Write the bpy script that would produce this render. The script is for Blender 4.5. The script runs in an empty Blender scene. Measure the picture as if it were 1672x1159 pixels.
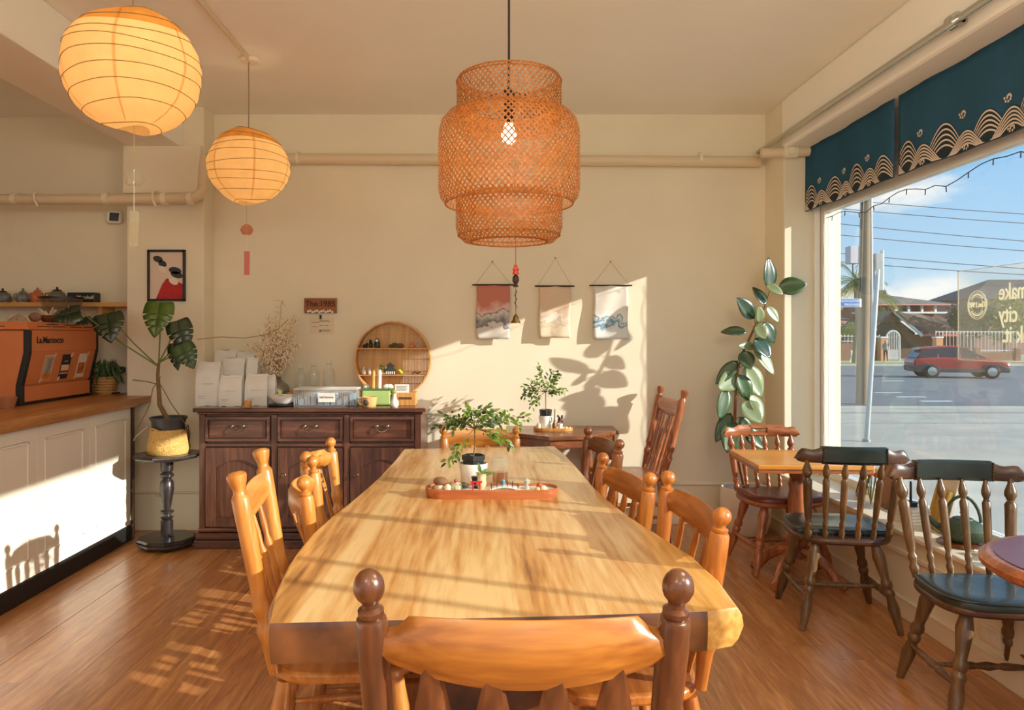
import bpy, bmesh, math, random
from mathutils import Vector, Matrix, Quaternion
random.seed(7)
R = math.radians
S = bpy.context.scene
COL = S.collection

# ---------------------------------------------------------------- camera
F, U0, V0, H = 1207.0, 790.0, 548.0, 1.37
cam_d = bpy.data.cameras.new('camera'); cam = bpy.data.objects.new('camera', cam_d); COL.objects.link(cam)
cam.location = (0, 0, H); cam.rotation_euler = (R(90), 0, 0)
cam_d.sensor_fit = 'HORIZONTAL'; cam_d.sensor_width = 36; cam_d.lens = 36 * F / 1672
cam_d.shift_x = (836 - U0) / 1672; cam_d.shift_y = -(579.5 - V0) / 1672
cam_d.clip_start = 0.05; cam_d.clip_end = 400
S.camera = cam

# ---------------------------------------------------------------- exposure
S.view_settings.view_transform = 'Standard'; S.view_settings.look = 'None'
S.view_settings.gamma = 1; S.view_settings.exposure = 0.55
S.view_settings.use_curve_mapping = False
S.cycles.max_bounces = 10; S.cycles.diffuse_bounces = 6; S.cycles.glossy_bounces = 3
S.cycles.transmission_bounces = 8; S.cycles.transparent_max_bounces = 16
S.cycles.caustics_reflective = False; S.cycles.caustics_refractive = False
S.cycles.sample_clamp_indirect = 6

# ---------------------------------------------------------------- sky
def lin(c):
    c = c / 255.0
    return c / 12.92 if c <= .04045 else ((c + .055) / 1.055) ** 2.4
def rgb(r, g, b, a=1): return (lin(r), lin(g), lin(b), a)
W = bpy.data.worlds.new('sky'); S.world = W; W.use_nodes = True
nt = W.node_tree; nt.nodes.clear()
def N(t, k, **kw):
    n = t.nodes.new(k)
    for a, b in kw.items(): setattr(n, a, b)
    return n
out = N(nt, 'ShaderNodeOutputWorld'); bg = N(nt, 'ShaderNodeBackground'); nt.links.new(bg.outputs[0], out.inputs[0])
tc = N(nt, 'ShaderNodeTexCoord'); sep = N(nt, 'ShaderNodeSeparateXYZ'); nt.links.new(tc.outputs['Generated'], sep.inputs[0])
rmp = N(nt, 'ShaderNodeValToRGB'); nt.links.new(sep.outputs['Z'], rmp.inputs[0])
e = rmp.color_ramp.elements
e[0].position = 0.0; e[0].color = rgb(214, 232, 240); e[1].position = 0.75; e[1].color = rgb(112, 178, 232)
x = e.new(0.10); x.color = rgb(166, 208, 240)
x = e.new(0.28); x.color = rgb(124, 186, 238)
mp = N(nt, 'ShaderNodeMapping'); mp.inputs['Scale'].default_value = (3.2, 3.2, 9.5); mp.inputs['Location'].default_value = (3.1, .7, 2.38); mp.inputs['Rotation'].default_value = (0, 0, .05)
nt.links.new(tc.outputs['Generated'], mp.inputs[0])
nz = N(nt, 'ShaderNodeTexNoise'); nz.inputs['Scale'].default_value = 1.5; nz.inputs['Detail'].default_value = 7; nz.inputs['Roughness'].default_value = .52
nt.links.new(mp.outputs[0], nz.inputs[0])
cr = N(nt, 'ShaderNodeValToRGB'); cr.color_ramp.elements[0].position = .54; cr.color_ramp.elements[1].position = .68
nt.links.new(nz.outputs[0], cr.inputs[0])
mx = N(nt, 'ShaderNodeMix', data_type='RGBA'); nt.links.new(cr.outputs[0], mx.inputs[0]); nt.links.new(rmp.outputs[0], mx.inputs[6]); mx.inputs[7].default_value = rgb(246, 246, 244)
nt.links.new(mx.outputs[2], bg.inputs[0]); bg.inputs[1].default_value = .86

# ---------------------------------------------------------------- sun
SUN_DIR = Vector((-1, .385, -.345)).normalized()
sd = bpy.data.lights.new('sun', 'SUN'); sun = bpy.data.objects.new('sun', sd); COL.objects.link(sun)
sd.energy = 5.5; sd.color = (1.0, .93, .84); sd.angle = R(.55)
sun.rotation_euler = SUN_DIR.to_track_quat('-Z', 'Y').to_euler(); sun.location = (12, -5, 6)

# ---------------------------------------------------------------- helpers
def P(u, v, Y): return Vector(((u - U0) * Y / F, Y, H - (v - V0) * Y / F))
def tag(o, label=None, cat=None, group=None, kind=None):
    if label: o['label'] = label
    if cat: o['category'] = cat
    if group: o['group'] = group
    if kind: o['kind'] = kind
    return o
def thing(name, label, cat, loc=(0, 0, 0), rz=0, group=None, kind=None):
    o = bpy.data.objects.new(name, None); COL.objects.link(o); o.empty_display_size = .05
    o.location = loc; o.rotation_euler = (0, 0, rz)
    return tag(o, label, cat, group, kind)
def copy_tree(o, parent=None):
    c = o.copy(); COL.objects.link(c); c.parent = parent
    for ch in list(o.children): copy_tree(ch, c)
    return c

class MB:
    def __init__(s): s.v = []; s.f = []
    def add(s, vs, fs):
        n = len(s.v); s.v += [tuple(v) for v in vs]; s.f += [tuple(i + n for i in f) for f in fs]; return s
    def box(s, x0, x1, y0, y1, z0, z1, M=None):
        vs = [Vector(p) for p in ((x0,y0,z0),(x1,y0,z0),(x1,y1,z0),(x0,y1,z0),(x0,y0,z1),(x1,y0,z1),(x1,y1,z1),(x0,y1,z1))]
        if M is not None: vs = [M @ v for v in vs]
        return s.add(vs, [(0,3,2,1),(4,5,6,7),(0,1,5,4),(1,2,6,5),(2,3,7,6),(3,0,4,7)])
    def turned(s, p0, p1, prof, n=12):
        p0 = Vector(p0); p1 = Vector(p1); ax = p1 - p0; q = Vector((0, 0, 1)).rotation_difference(ax.normalized()); vs = []; fs = []
        for t, r in prof:
            c = p0 + ax * t
            for k in range(n):
                a = 2 * math.pi * k / n
                vs.append(c + q @ Vector((r * math.cos(a), r * math.sin(a), 0)))
        for i in range(len(prof) - 1):
            for k in range(n):
                k2 = (k + 1) % n
                fs.append((i * n + k, i * n + k2, (i + 1) * n + k2, (i + 1) * n + k))
        if prof[0][1] > 1e-5: fs.append(tuple(reversed(range(n))))
        m = (len(prof) - 1) * n
        if prof[-1][1] > 1e-5: fs.append(tuple(m + k for k in range(n)))
        return s.add(vs, fs)
    def lathe(s, c, prof, n=20):     # prof: (z, r) absolute above c
        c = Vector(c); z0 = 0
        return s.turned(c, c + Vector((0, 0, 1)), prof, n)
    def tube(s, pts, r, n=7, closed=False):
        pts = [Vector(p) for p in pts]; m = len(pts); rs = r if isinstance(r, (list, tuple)) else [r] * m
        vs = []; fs = []; prev = None
        for i, p in enumerate(pts):
            if closed: t = pts[(i + 1) % m] - pts[i - 1]
            else: t = pts[min(i + 1, m - 1)] - pts[max(i - 1, 0)]
            if t.length < 1e-9: t = Vector((0, 0, 1))
            t.normalize()
            if prev is None:
                a = Vector((0, 0, 1)) if abs(t.z) < .9 else Vector((1, 0, 0)); nrm = t.cross(a).normalized()
            else:
                nrm = (prev - t * prev.dot(t))
                nrm = nrm.normalized() if nrm.length > 1e-6 else t.orthogonal().normalized()
            prev = nrm; b = t.cross(nrm)
            for k in range(n):
                a = 2 * math.pi * k / n
                vs.append(p + (nrm * math.cos(a) + b * math.sin(a)) * rs[i])
        for i in range(m if closed else m - 1):
            j = (i + 1) % m
            for k in range(n):
                k2 = (k + 1) % n; fs.append((i * n + k, i * n + k2, j * n + k2, j * n + k))
        if not closed: fs.append(tuple(reversed(range(n)))); fs.append(tuple((m - 1) * n + k for k in range(n)))
        return s.add(vs, fs)
    def prism(s, poly, z0, z1, M=None):
        n = len(poly); vs = [Vector((p[0], p[1], z0)) for p in poly] + [Vector((p[0], p[1], z1)) for p in poly]
        if M is not None: vs = [M @ v for v in vs]
        fs = [tuple(reversed(range(n))), tuple(range(n, 2 * n))] + [(i, (i + 1) % n, n + (i + 1) % n, n + i) for i in range(n)]
        return s.add(vs, fs)
    def ball(s, c, r, n=12, m=8, M=None):
        rx, ry, rz = r if isinstance(r, (list, tuple)) else (r, r, r); c = Vector(c); vs = []; fs = []
        for i in range(m + 1):
            th = math.pi * i / m
            for k in range(n):
                a = 2 * math.pi * k / n; o = Vector((rx * math.sin(th) * math.cos(a), ry * math.sin(th) * math.sin(a), -rz * math.cos(th)))
                vs.append(c + (M @ o if M is not None else o))
        for i in range(m):
            for k in range(n):
                k2 = (k + 1) % n; fs.append((i * n + k, i * n + k2, (i + 1) * n + k2, (i + 1) * n + k))
        return s.add(vs, fs)
    def grid(s, nu, nv, fn, closed_u=False):
        vs = [fn(i / nu, j / nv) for j in range(nv + 1) for i in range(nu + 1)]; w = nu + 1
        return s.add(vs, [(j * w + i, j * w + i + 1, (j + 1) * w + i + 1, (j + 1) * w + i) for j in range(nv) for i in range(nu)])
    def board(s, xs, zt, zb, yc, th, nz=4):  # curved board, front face at yc(x)
        vs = []; fs = []; m = len(xs); ring = 2 * (nz + 1)
        for x in xs:
            a, b = zb(x), zt(x); y = yc(x)
            for k in range(nz + 1):
                t = k / nz; rr = (1 - abs(2 * t - 1) ** 9) * th * .5 + .0015
                vs.append((x, y + rr, a + (b - a) * t))
            for k in range(nz, -1, -1):
                t = k / nz; rr = (1 - abs(2 * t - 1) ** 9) * th * .5 + .0015
                vs.append((x, y - rr, a + (b - a) * t))
        for i in range(m - 1):
            for k in range(ring):
                k2 = (k + 1) % ring; fs.append((i * ring + k, i * ring + k2, (i + 1) * ring + k2, (i + 1) * ring + k))
        fs.append(tuple(reversed(range(ring)))); fs.append(tuple((m - 1) * ring + k for k in range(ring)))
        return s.add(vs, fs)
    def text(s, body, size, ext, M, align='CENTER', bold=0.0):
        cu = bpy.data.curves.new('txt', 'FONT'); cu.body = body; cu.size = size; cu.extrude = ext; cu.align_x = align; cu.align_y = 'CENTER'; cu.offset = bold; cu.resolution_u = 3
        ob = bpy.data.objects.new('txt', cu); COL.objects.link(ob)
        dg = bpy.context.evaluated_depsgraph_get(); me = bpy.data.meshes.new_from_object(ob.evaluated_get(dg))
        s.add([M @ v.co for v in me.vertices], [tuple(p.vertices) for p in me.polygons])
        bpy.data.objects.remove(ob); bpy.data.curves.remove(cu); bpy.data.meshes.remove(me)
        return s
    def build(s, name, mat, parent=None, loc=(0, 0, 0), rz=0, smooth=False, bevel=0, solid=0, ang=42, kind=None, label=None, cat=None, group=None, fix=True):
        me = bpy.data.meshes.new(name); me.from_pydata(s.v, [], s.f); me.update()
        if fix:
            b = bmesh.new(); b.from_mesh(me); bmesh.ops.remove_doubles(b, verts=b.verts, dist=1e-6); bmesh.ops.recalc_face_normals(b, faces=b.faces); b.to_mesh(me); b.free()
        if smooth:
            me.polygons.foreach_set('use_smooth', [True] * len(me.polygons)); me.set_sharp_from_angle(angle=R(ang))
        me.materials.append(mat)
        o = bpy.data.objects.new(name, me); COL.objects.link(o); o.location = loc; o.rotation_euler = (0, 0, rz); o.parent = parent
        if solid:
            m = o.modifiers.new('solidify', 'SOLIDIFY'); m.thickness = solid; m.offset = 0
        if bevel:
            m = o.modifiers.new('bevel', 'BEVEL'); m.width = bevel; m.segments = 2; m.limit_method = 'ANGLE'
        return tag(o, label, cat, group, kind)
def box(x0, x1, y0, y1, z0, z1): return MB().box(x0, x1, y0, y1, z0, z1)

# ---------------------------------------------------------------- materials
def base_mat(name):
    m = bpy.data.materials.new(name); m.use_nodes = True
    return m, m.node_tree, m.node_tree.nodes['Principled BSDF']
def mat(name, col, rough=.5, metal=0, var=.0, scale=8, bump=0, bscale=60, spec=.5, sub=0, rand=0, stretch=(1, 1, 1), trans=0, coat=0):
    m, t, b = base_mat(name); c = rgb(*col); b.inputs['Base Color'].default_value = c
    b.inputs['Roughness'].default_value = rough; b.inputs['Metallic'].default_value = metal; b.inputs['Specular IOR Level'].default_value = spec
    b.inputs['Coat Weight'].default_value = coat
    if trans: b.inputs['Transmission Weight'].default_value = trans
    if sub: b.inputs['Subsurface Weight'].default_value = sub; b.inputs['Subsurface Radius'].default_value = (.01, .008, .004)
    tcn = N(t, 'ShaderNodeTexCoord'); mpn = N(t, 'ShaderNodeMapping'); mpn.inputs['Scale'].default_value = stretch; t.links.new(tcn.outputs['Object'], mpn.inputs[0])
    src = None
    if var:
        n = N(t, 'ShaderNodeTexNoise'); n.inputs['Scale'].default_value = scale; n.inputs['Detail'].default_value = 5; t.links.new(mpn.outputs[0], n.inputs[0])
        r = N(t, 'ShaderNodeValToRGB'); k0, k1 = 1 - var, 1 + var
        r.color_ramp.elements[0].position = .3; r.color_ramp.elements[1].position = .7
        r.color_ramp.elements[0].color = (c[0] * k0, c[1] * k0, c[2] * k0, 1); r.color_ramp.elements[1].color = (min(1, c[0] * k1), min(1, c[1] * k1), min(1, c[2] * k1), 1)
        t.links.new(n.outputs[0], r.inputs[0]); src = r.outputs[0]
    if rand:
        oi = N(t, 'ShaderNodeObjectInfo'); hs = N(t, 'ShaderNodeHueSaturation'); mr = N(t, 'ShaderNodeMapRange'); mr.inputs[3].default_value = 1 - rand; mr.inputs[4].default_value = 1 + rand
        t.links.new(oi.outputs['Random'], mr.inputs[0]); t.links.new(mr.outputs[0], hs.inputs['Value'])
        if src is not None: t.links.new(src, hs.inputs['Color'])
        else: hs.inputs['Color'].default_value = c
        src = hs.outputs[0]
    if src is not None: t.links.new(src, b.inputs['Base Color'])
    if bump:
        n2 = N(t, 'ShaderNodeTexNoise'); n2.inputs['Scale'].default_value = bscale; n2.inputs['Detail'].default_value = 4; t.links.new(mpn.outputs[0], n2.inputs[0])
        bp = N(t, 'ShaderNodeBump'); bp.inputs['Strength'].default_value = bump; bp.inputs['Distance'].default_value = .01; t.links.new(n2.outputs[0], bp.inputs['Height']); t.links.new(bp.outputs[0], b.inputs['Normal'])
    return m
def wood(name, c1, c2, c3=None, axis='z', scale=1.0, rough=.38, coat=.15, bump=.06, rand=0.0, figure=2.0):
    m, t, b = base_mat(name); b.inputs['Roughness'].default_value = rough; b.inputs['Coat Weight'].default_value = coat; b.inputs['Coat Roughness'].default_value = .25
    st = {'x': (.09, 1, 1), 'y': (1, .09, 1), 'z': (1, 1, .09)}[axis]
    tcn = N(t, 'ShaderNodeTexCoord'); mpn = N(t, 'ShaderNodeMapping'); mpn.inputs['Scale'].default_value = tuple(k * scale for k in st); t.links.new(tcn.outputs['Object'], mpn.inputs[0])
    vec = mpn.outputs[0]
    if rand:
        oi = N(t, 'ShaderNodeObjectInfo'); va = N(t, 'ShaderNodeVectorMath', operation='ADD'); cx = N(t, 'ShaderNodeCombineXYZ'); mm = N(t, 'ShaderNodeMath', operation='MULTIPLY'); mm.inputs[1].default_value = 37
        t.links.new(oi.outputs['Random'], mm.inputs[0]); t.links.new(mm.outputs[0], cx.inputs[0]); t.links.new(mm.outputs[0], cx.inputs[2]); t.links.new(cx.outputs[0], va.inputs[1]); t.links.new(vec, va.inputs[0]); vec = va.outputs[0]
    n1 = N(t, 'ShaderNodeTexNoise'); n1.inputs['Scale'].default_value = 6 * figure; n1.inputs['Detail'].default_value = 3; n1.inputs['Distortion'].default_value = 1.2; t.links.new(vec, n1.inputs[0])
    n2 = N(t, 'ShaderNodeTexNoise'); n2.inputs['Scale'].default_value = 70; n2.inputs['Detail'].default_value = 3; t.links.new(vec, n2.inputs[0])
    ad = N(t, 'ShaderNodeMath', operation='MULTIPLY_ADD'); ad.inputs[1].default_value = .45; t.links.new(n2.outputs[0], ad.inputs[0]); t.links.new(n1.outputs[0], ad.inputs[2])
    r = N(t, 'ShaderNodeValToRGB'); el = r.color_ramp.elements; el[0].position = .5; el[0].color = rgb(*c1); el[1].position = .95; el[1].color = rgb(*c2)
    if c3: z = el.new(.74); z.color = rgb(*c3)
    t.links.new(ad.outputs[0], r.inputs[0]); src = r.outputs[0]
    if rand:
        hs = N(t, 'ShaderNodeHueSaturation'); mr = N(t, 'ShaderNodeMapRange'); mr.inputs[3].default_value = 1 - rand; mr.inputs[4].default_value = 1 + rand
        t.links.new(oi.outputs['Random'], mr.inputs[0]); t.links.new(mr.outputs[0], hs.inputs['Value']); t.links.new(src, hs.inputs['Color']); src = hs.outputs[0]
    t.links.new(src, b.inputs['Base Color'])
    if bump:
        bp = N(t, 'ShaderNodeBump'); bp.inputs['Strength'].default_value = bump; bp.inputs['Distance'].default_value = .004; t.links.new(n2.outputs[0], bp.inputs['Height']); t.links.new(bp.outputs[0], b.inputs['Normal'])
    return m
def see_through(name, tint=(1, 1, 1), haze=.03, hcol=(235, 235, 230), f0=1.45, rough=.0, gl=1.0):
    m = bpy.data.materials.new(name); m.use_nodes = True; t = m.node_tree; t.nodes.clear()
    o = N(t, 'ShaderNodeOutputMaterial'); tr = N(t, 'ShaderNodeBsdfTransparent'); tr.inputs[0].default_value = (*tint, 1)
    gs = N(t, 'ShaderNodeBsdfGlossy'); gs.inputs['Roughness'].default_value = rough; gs.inputs[0].default_value = (gl, gl, gl, 1)
    df = N(t, 'ShaderNodeBsdfDiffuse'); df.inputs[0].default_value = rgb(*hcol)
    lw = N(t, 'ShaderNodeLayerWeight'); lw.inputs[0].default_value = .5; pw = N(t, 'ShaderNodeMath', operation='POWER'); pw.inputs[1].default_value = 5; t.links.new(lw.outputs['Facing'], pw.inputs[0])
    fr = N(t, 'ShaderNodeMath', operation='MULTIPLY_ADD'); fr.inputs[1].default_value = .9; fr.inputs[2].default_value = .035; t.links.new(pw.outputs[0], fr.inputs[0])
    m1 = N(t, 'ShaderNodeMixShader'); t.links.new(fr.outputs[0], m1.inputs[0]); t.links.new(tr.outputs[0], m1.inputs[1]); t.links.new(gs.outputs[0], m1.inputs[2])
    m2 = N(t, 'ShaderNodeMixShader'); m2.inputs[0].default_value = haze; t.links.new(m1.outputs[0], m2.inputs[1]); t.links.new(df.outputs[0], m2.inputs[2]); t.links.new(m2.outputs[0], o.inputs[0])
    return m
def thin(name, col, trl=.4, rough=.6, var=0, scale=10, gloss=.06):   # leaves, cloth, paper: light comes through
    m = bpy.data.materials.new(name); m.use_nodes = True; t = m.node_tree; t.nodes.clear()
    o = N(t, 'ShaderNodeOutputMaterial'); d = N(t, 'ShaderNodeBsdfDiffuse'); tl = N(t, 'ShaderNodeBsdfTranslucent'); g = N(t, 'ShaderNodeBsdfGlossy'); g.inputs['Roughness'].default_value = rough
    c = rgb(*col); d.inputs[0].default_value = c; tl.inputs[0].default_value = c
    if var:
        tcn = N(t, 'ShaderNodeTexCoord'); n = N(t, 'ShaderNodeTexNoise'); n.inputs['Scale'].default_value = scale; t.links.new(tcn.outputs['Object'], n.inputs[0])
        r = N(t, 'ShaderNodeValToRGB'); r.color_ramp.elements[0].position = .35; r.color_ramp.elements[1].position = .65
        r.color_ramp.elements[0].color = tuple(k * (1 - var) for k in c[:3]) + (1,); r.color_ramp.elements[1].color = tuple(min(1, k * (1 + var)) for k in c[:3]) + (1,)
        t.links.new(n.outputs[0], r.inputs[0]); t.links.new(r.outputs[0], d.inputs[0]); t.links.new(r.outputs[0], tl.inputs[0])
    m1 = N(t, 'ShaderNodeMixShader'); m1.inputs[0].default_value = trl; t.links.new(d.outputs[0], m1.inputs[1]); t.links.new(tl.outputs[0], m1.inputs[2])
    m2 = N(t, 'ShaderNodeMixShader'); m2.inputs[0].default_value = gloss; t.links.new(m1.outputs[0], m2.inputs[1]); t.links.new(g.outputs[0], m2.inputs[2]); t.links.new(m2.outputs[0], o.inputs[0])
    return m

WALL = mat('cream_wall_paint', (238, 229, 205), .75, var=.03, scale=2.2, bump=.04, bscale=25, spec=.25)
CEIL = mat('cream_ceiling_paint', (250, 248, 240), .8, var=.02, scale=1.5, spec=.2)
TRIM = mat('cream_gloss_trim', (240, 230, 206), .4, var=.03, scale=4)
WHITE = mat('white_paint', (240, 238, 230), .4)
PIPE = mat('painted_pipe', (226, 208, 176), .45)
STEEL = mat('brushed_steel', (200, 200, 196), .25, metal=1)
DARKMETAL = mat('dark_metal', (40, 38, 36), .4, metal=.6)
BRASS = mat('aged_brass', (120, 96, 52), .35, metal=1)
BLACK = mat('black_plastic', (22, 22, 23), .4)
BLACKPAINT = mat('black_kickboard', (26, 26, 27), .55, var=.25, scale=40)
GLASS = see_through('window_glass', (.97, .985, .98), .045)
CLEAR = see_through('clear_glassware', (.93, .95, .93), .05)
RIBGLASS = see_through('ribbed_plastic', (.88, .92, .95), .16)
PLANK = wood('floor_vinyl_plank', (160, 102, 54), (212, 154, 94), (188, 126, 72), 'y', 2.2, .34, .7, .05, rand=.10)
PINE = wood('golden_pine', (166, 100, 38), (208, 148, 74), (190, 126, 54), 'z', 1.2, .34, .3)
PINEX = wood('golden_pine_rail', (166, 100, 38), (208, 148, 74), (190, 126, 54), 'x', 1.2, .34, .3)
OAK = wood('amber_oak', (140, 76, 26), (196, 126, 54), (170, 100, 38), 'z', 1.3, .34, .3)
OAKX = wood('amber_oak_rail', (140, 76, 26), (196, 126, 54), (170, 100, 38), 'x', 1.3, .34, .3)
AMBERX = wood('dark_amber_rail', (116, 64, 18), (182, 116, 44), (150, 88, 28), 'x', 1.3, .34, .3)
DBROWN = wood('dark_walnut_post', (70, 38, 20), (128, 76, 42), (98, 54, 28), 'z', 1.3, .28, .4)
BROWN = wood('walnut_stain', (92, 50, 26), (150, 90, 50), (120, 68, 36), 'z', 1.3, .32, .3)
BROWNX = wood('walnut_stain_rail', (92, 50, 26), (150, 90, 50), (120, 68, 36), 'x', 1.3, .32, .3)
MAHOG = wood('dark_mahogany', (54, 29, 21), (110, 68, 48), (80, 46, 33), 'z', 1.2, .3, .25)
MAHOGX = wood('dark_mahogany_top', (60, 33, 23), (120, 74, 52), (88, 50, 36), 'x', 1.2, .25, .3)
EBONY = wood('ebonised_wood', (30, 26, 26), (66, 58, 56), (46, 40, 40), 'z', 1.2, .3, .3)
OLD = wood('worn_brown_wood', (74, 50, 28), (132, 96, 58), (102, 74, 42), 'z', 1.4, .36, .2)
OLDX = wood('worn_brown_wood_rail', (56, 36, 24), (104, 68, 42), (80, 50, 32), 'x', 1.4, .33, .25)
REDWOOD = wood('reddish_wood', (132, 72, 40), (194, 122, 74), (162, 94, 54), 'z', 1.4, .3, .3)
REDWOODX = wood('reddish_wood_rail', (132, 72, 40), (194, 122, 74), (162, 94, 54), 'x', 1.4, .3, .3)
SHELFW = wood('shelf_pine', (186, 136, 76), (220, 176, 112), None, 'x', 1.2, .45, .05)
BENCH = wood('counter_oak', (150, 96, 50), (198, 144, 88), (176, 120, 66), 'y', 1.2, .4, .1)
BAMBOO = wood('bamboo', (190, 128, 62), (228, 172, 98), None, 'z', 1.5, .45, .05)
GREENLEATHER = mat('dark_green_leather', (34, 42, 34), .3, var=.25, scale=14, bump=.08, bscale=160, coat=.15)
REDLEATHER = mat('oxblood_leather', (112, 54, 40), .34, var=.2, scale=14, bump=.06, bscale=160)
STUD = mat('brass_stud', (96, 76, 44), .3, metal=1)
CERAMIC = mat('white_ceramic', (238, 234, 224), .35, var=.03, scale=12)
SOIL = mat('potting_soil', (46, 34, 26), .95, var=.4, scale=60, bump=.6, bscale=90)
PAPERW = mat('white_bag_paper', (232, 230, 224), .55, var=.04, scale=16, bump=.15, bscale=14)
INK = mat('black_ink', (34, 30, 28), .6)
WICKER = mat('straw_wicker', (214, 174, 98), .7, var=.3, scale=90, bump=.7, bscale=120)
CORD = mat('beige_cord', (190, 168, 120), .8)
BLACKCORD = mat('black_cord', (24, 22, 22), .7)
# ================================================================ the room
YB, YC, CZ, XW, XG, YJ = 5.386, 5.19, 2.98, 2.05, 2.32, 5.05   # back wall, column face, ceiling, window wall, glass, jamb
YF, XL = -2.6, -4.6                                                # the room behind the camera, kitchen side
fl = tag(box(XL, XW + .3, YF, 5.6, -.12, -.012).build('floor', mat('subfloor', (60, 40, 28), .8)), kind='structure')
n = 0
xx = XL
while xx < XW:
    x1 = min(xx + .185, XW)
    y = YF - random.random() * 1.4
    while y < 5.5:
        y1 = y + 1.52
        a, b = max(y, YF), min(y1, 5.5)
        if b - a > .05:
            g = random.choice((.0008, .0008, .0014, .0032)) if xx < -1.1 else .0006
            box(xx + g, x1 - .0004, a + .0006, b - .0006, -.012, 0).build('plank', PLANK, fl, fix=False)
        y = y1
    xx = x1
tag(box(XL, XW + .4, YF, 5.7, CZ, CZ + .15).build('ceiling', CEIL), kind='structure')
wb = tag(MB().box(-1.965, XW + .35, YB, YB + .2, 0, CZ).build('wall_back', WALL), kind='structure')
wl = tag(box(-2.507, -1.965, YC, YB + .2, 0, CZ).build('wall_column', WALL, bevel=.006), kind='structure')
tag(box(XL, -2.507, 5.45, 5.65, 0, CZ).build('wall_kitchen', WALL), kind='structure')
tag(box(XL - .15, XL, YF, 5.65, 0, CZ).build('wall_left', WALL), kind='structure')
tag(box(-2.48, -2.11, YF, YC - .001, 2.69, CZ - .001).build('trim_1', CEIL, bevel=.006), kind='structure')
tag(box(-2.507, -1.965, YC - .06, YC, 2.36, 2.69).build('trim_2', WALL, bevel=.006), kind='structure')
# window wall: low wall, jamb, bulkhead above
wr = tag(box(XW, XG + .08, YF, YB, 0, .40).build('wall_right', WALL), kind='structure')
tag(box(XW, XG + .12, YJ, YB, .40, CZ).build('wall_jamb', WALL, bevel=.006), kind='structure')
tag(box(XW - .02, XG + .12, YF, YJ, 2.64, CZ - .001).build('wall_bulkhead', CEIL, bevel=.02), kind='structure')
# shopfront behind the camera: low wall, piers, head; daylight comes through it
tag(box(XL, XW + .2, YF - .15, YF, 0, .4).build('wall_front', WALL), kind='structure')
tag(box(XL, XW + .2, YF - .15, YF, 2.75, CZ).build('trim_3', WALL), kind='structure')
tag(box(-1.6, -1.3, YF - .15, YF, .4, 2.75).build('trim_4', WALL), kind='structure')
# skirtings
tag(box(-1.96, XW, YB - .016, YB, 0, .075).build('baseboard_back', TRIM, bevel=.004), kind='structure')
tag(MB().box(XW - .016, XW, YF, YB - .018, 0, .09).box(XW - .02, XW, YF, YB - .018, .085, .097).build('baseboard_right', TRIM, bevel=.003), kind='structure')
tag(box(-1.96, XW - .02, YB - .022, YB, .285, .305).build('trim_5', TRIM, bevel=.006), kind='structure')
tag(MB().box(XW - .014, XW, YF, YB - .03, .30, .325).build('trim_6', TRIM, bevel=.005), kind='structure')
# window
wn = thing('window_1', None, None, (XG, YJ, .4), kind='structure')
o = Vector((XG, YJ, .4))
def wbox(name, x0, x1, y0, y1, z0, z1, m=WHITE, bev=.004): return box(x0 - o.x, x1 - o.x, y0 - o.y, y1 - o.y, z0 - o.z, z1 - o.z).build(name, m, wn, bevel=bev)
wbox('sill', XW - .03, XG + .1, YF, YJ, .40, .425, TRIM, .006)
wbox('frame_post', XG - .03, XG + .03, YJ - .075, YJ, .425, 2.64)
wbox('frame_post', XG - .075, XG - .035, YJ - .03, YJ, .425, 2.64)
wbox('frame_rail', XG - .03, XG + .03, YF, YJ - .075, .425, .475)
wbox('frame_head', XG - .03, XG + .03, YF, YJ - .075, 2.20, 2.64)
for y, w in ((1.45, .05), (.94, .022), (.76, .022), (-1.0, .06)): wbox('mullion', XG - .025, XG + .025, y - w / 2, y + w / 2, .475, 2.20)
edges = [YJ - .075, 1.475, 1.425, .951, .929, .771, .749, -.97, -1.03, YF]
for a, b in zip(edges[::2], edges[1::2]): wbox('glass_pane', XG - .003, XG + .003, b, a, .475, 2.20, GLASS, 0)

# ---- pipes and rods on the walls
pt = thing('wall_pipe', 'thick cream painted pipe high along the back wall', 'pipe', (0, YB - .05, 2.65))
MB().tube([(-1.93, 0, 0), (XW - .06, 0, -.025)], .038, 14).build('pipe', PIPE, pt, smooth=True)
for x in (-1.35, -.2, 1.55):
    MB().tube([(x, 0, .0), (x + .02, 0, 0)], .045, 14).box(x, x + .02, 0, .05, -.012, .012).build('pipe_clip', TRIM, pt, smooth=True)
pt = thing('elbow_pipe', 'cream pipe running in front of the white window column, capped end', 'pipe', (XW, YJ - .06, 2.615))
MB().tube([(-.16, .05, 0), (.20, .0, .0)], .033, 14).build('pipe', PIPE, pt, smooth=True)
MB().tube([(-.02, .03, 0), (.07, .02, 0)], .043, 14).build('collar', TRIM, pt, smooth=True)
MB().tube([(.02, .02, 0), (.02, -.03, 0)], .024, 12).build('plug', TRIM, pt, smooth=True)
pt = thing('column_pipe', 'cream pipe crossing the column above the framed picture', 'pipe', (-2.2, YC - .09, 2.32))
MB().tube([(-2.0, 0, -.01), (-.35, 0, -.01), (.20, 0, 0), (.235, 0, .02), (.25, .03, .06), (.25, .06, .30)], .036, 14).build('pipe', PIPE, pt, smooth=True)
for x in (-.42, -.02, .16, -1.05):
    MB().tube([(x, 0, -.005), (x + .035, 0, -.005)], .043, 14).build('coupling', TRIM, pt, smooth=True)
for x in (-.88, -.07):
    MB().tube([(x, .0, .05), (x, -.042, .02), (x + .005, -.045, -.02), (x + .02, -.03, -.06)], .008, 8).build('hook_clip', TRIM, pt, smooth=True)
pt = thing('curtain_rail', 'steel rail running along the bulkhead above the blue curtain', 'rail', (XW - .06, 0, 2.70))
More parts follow.
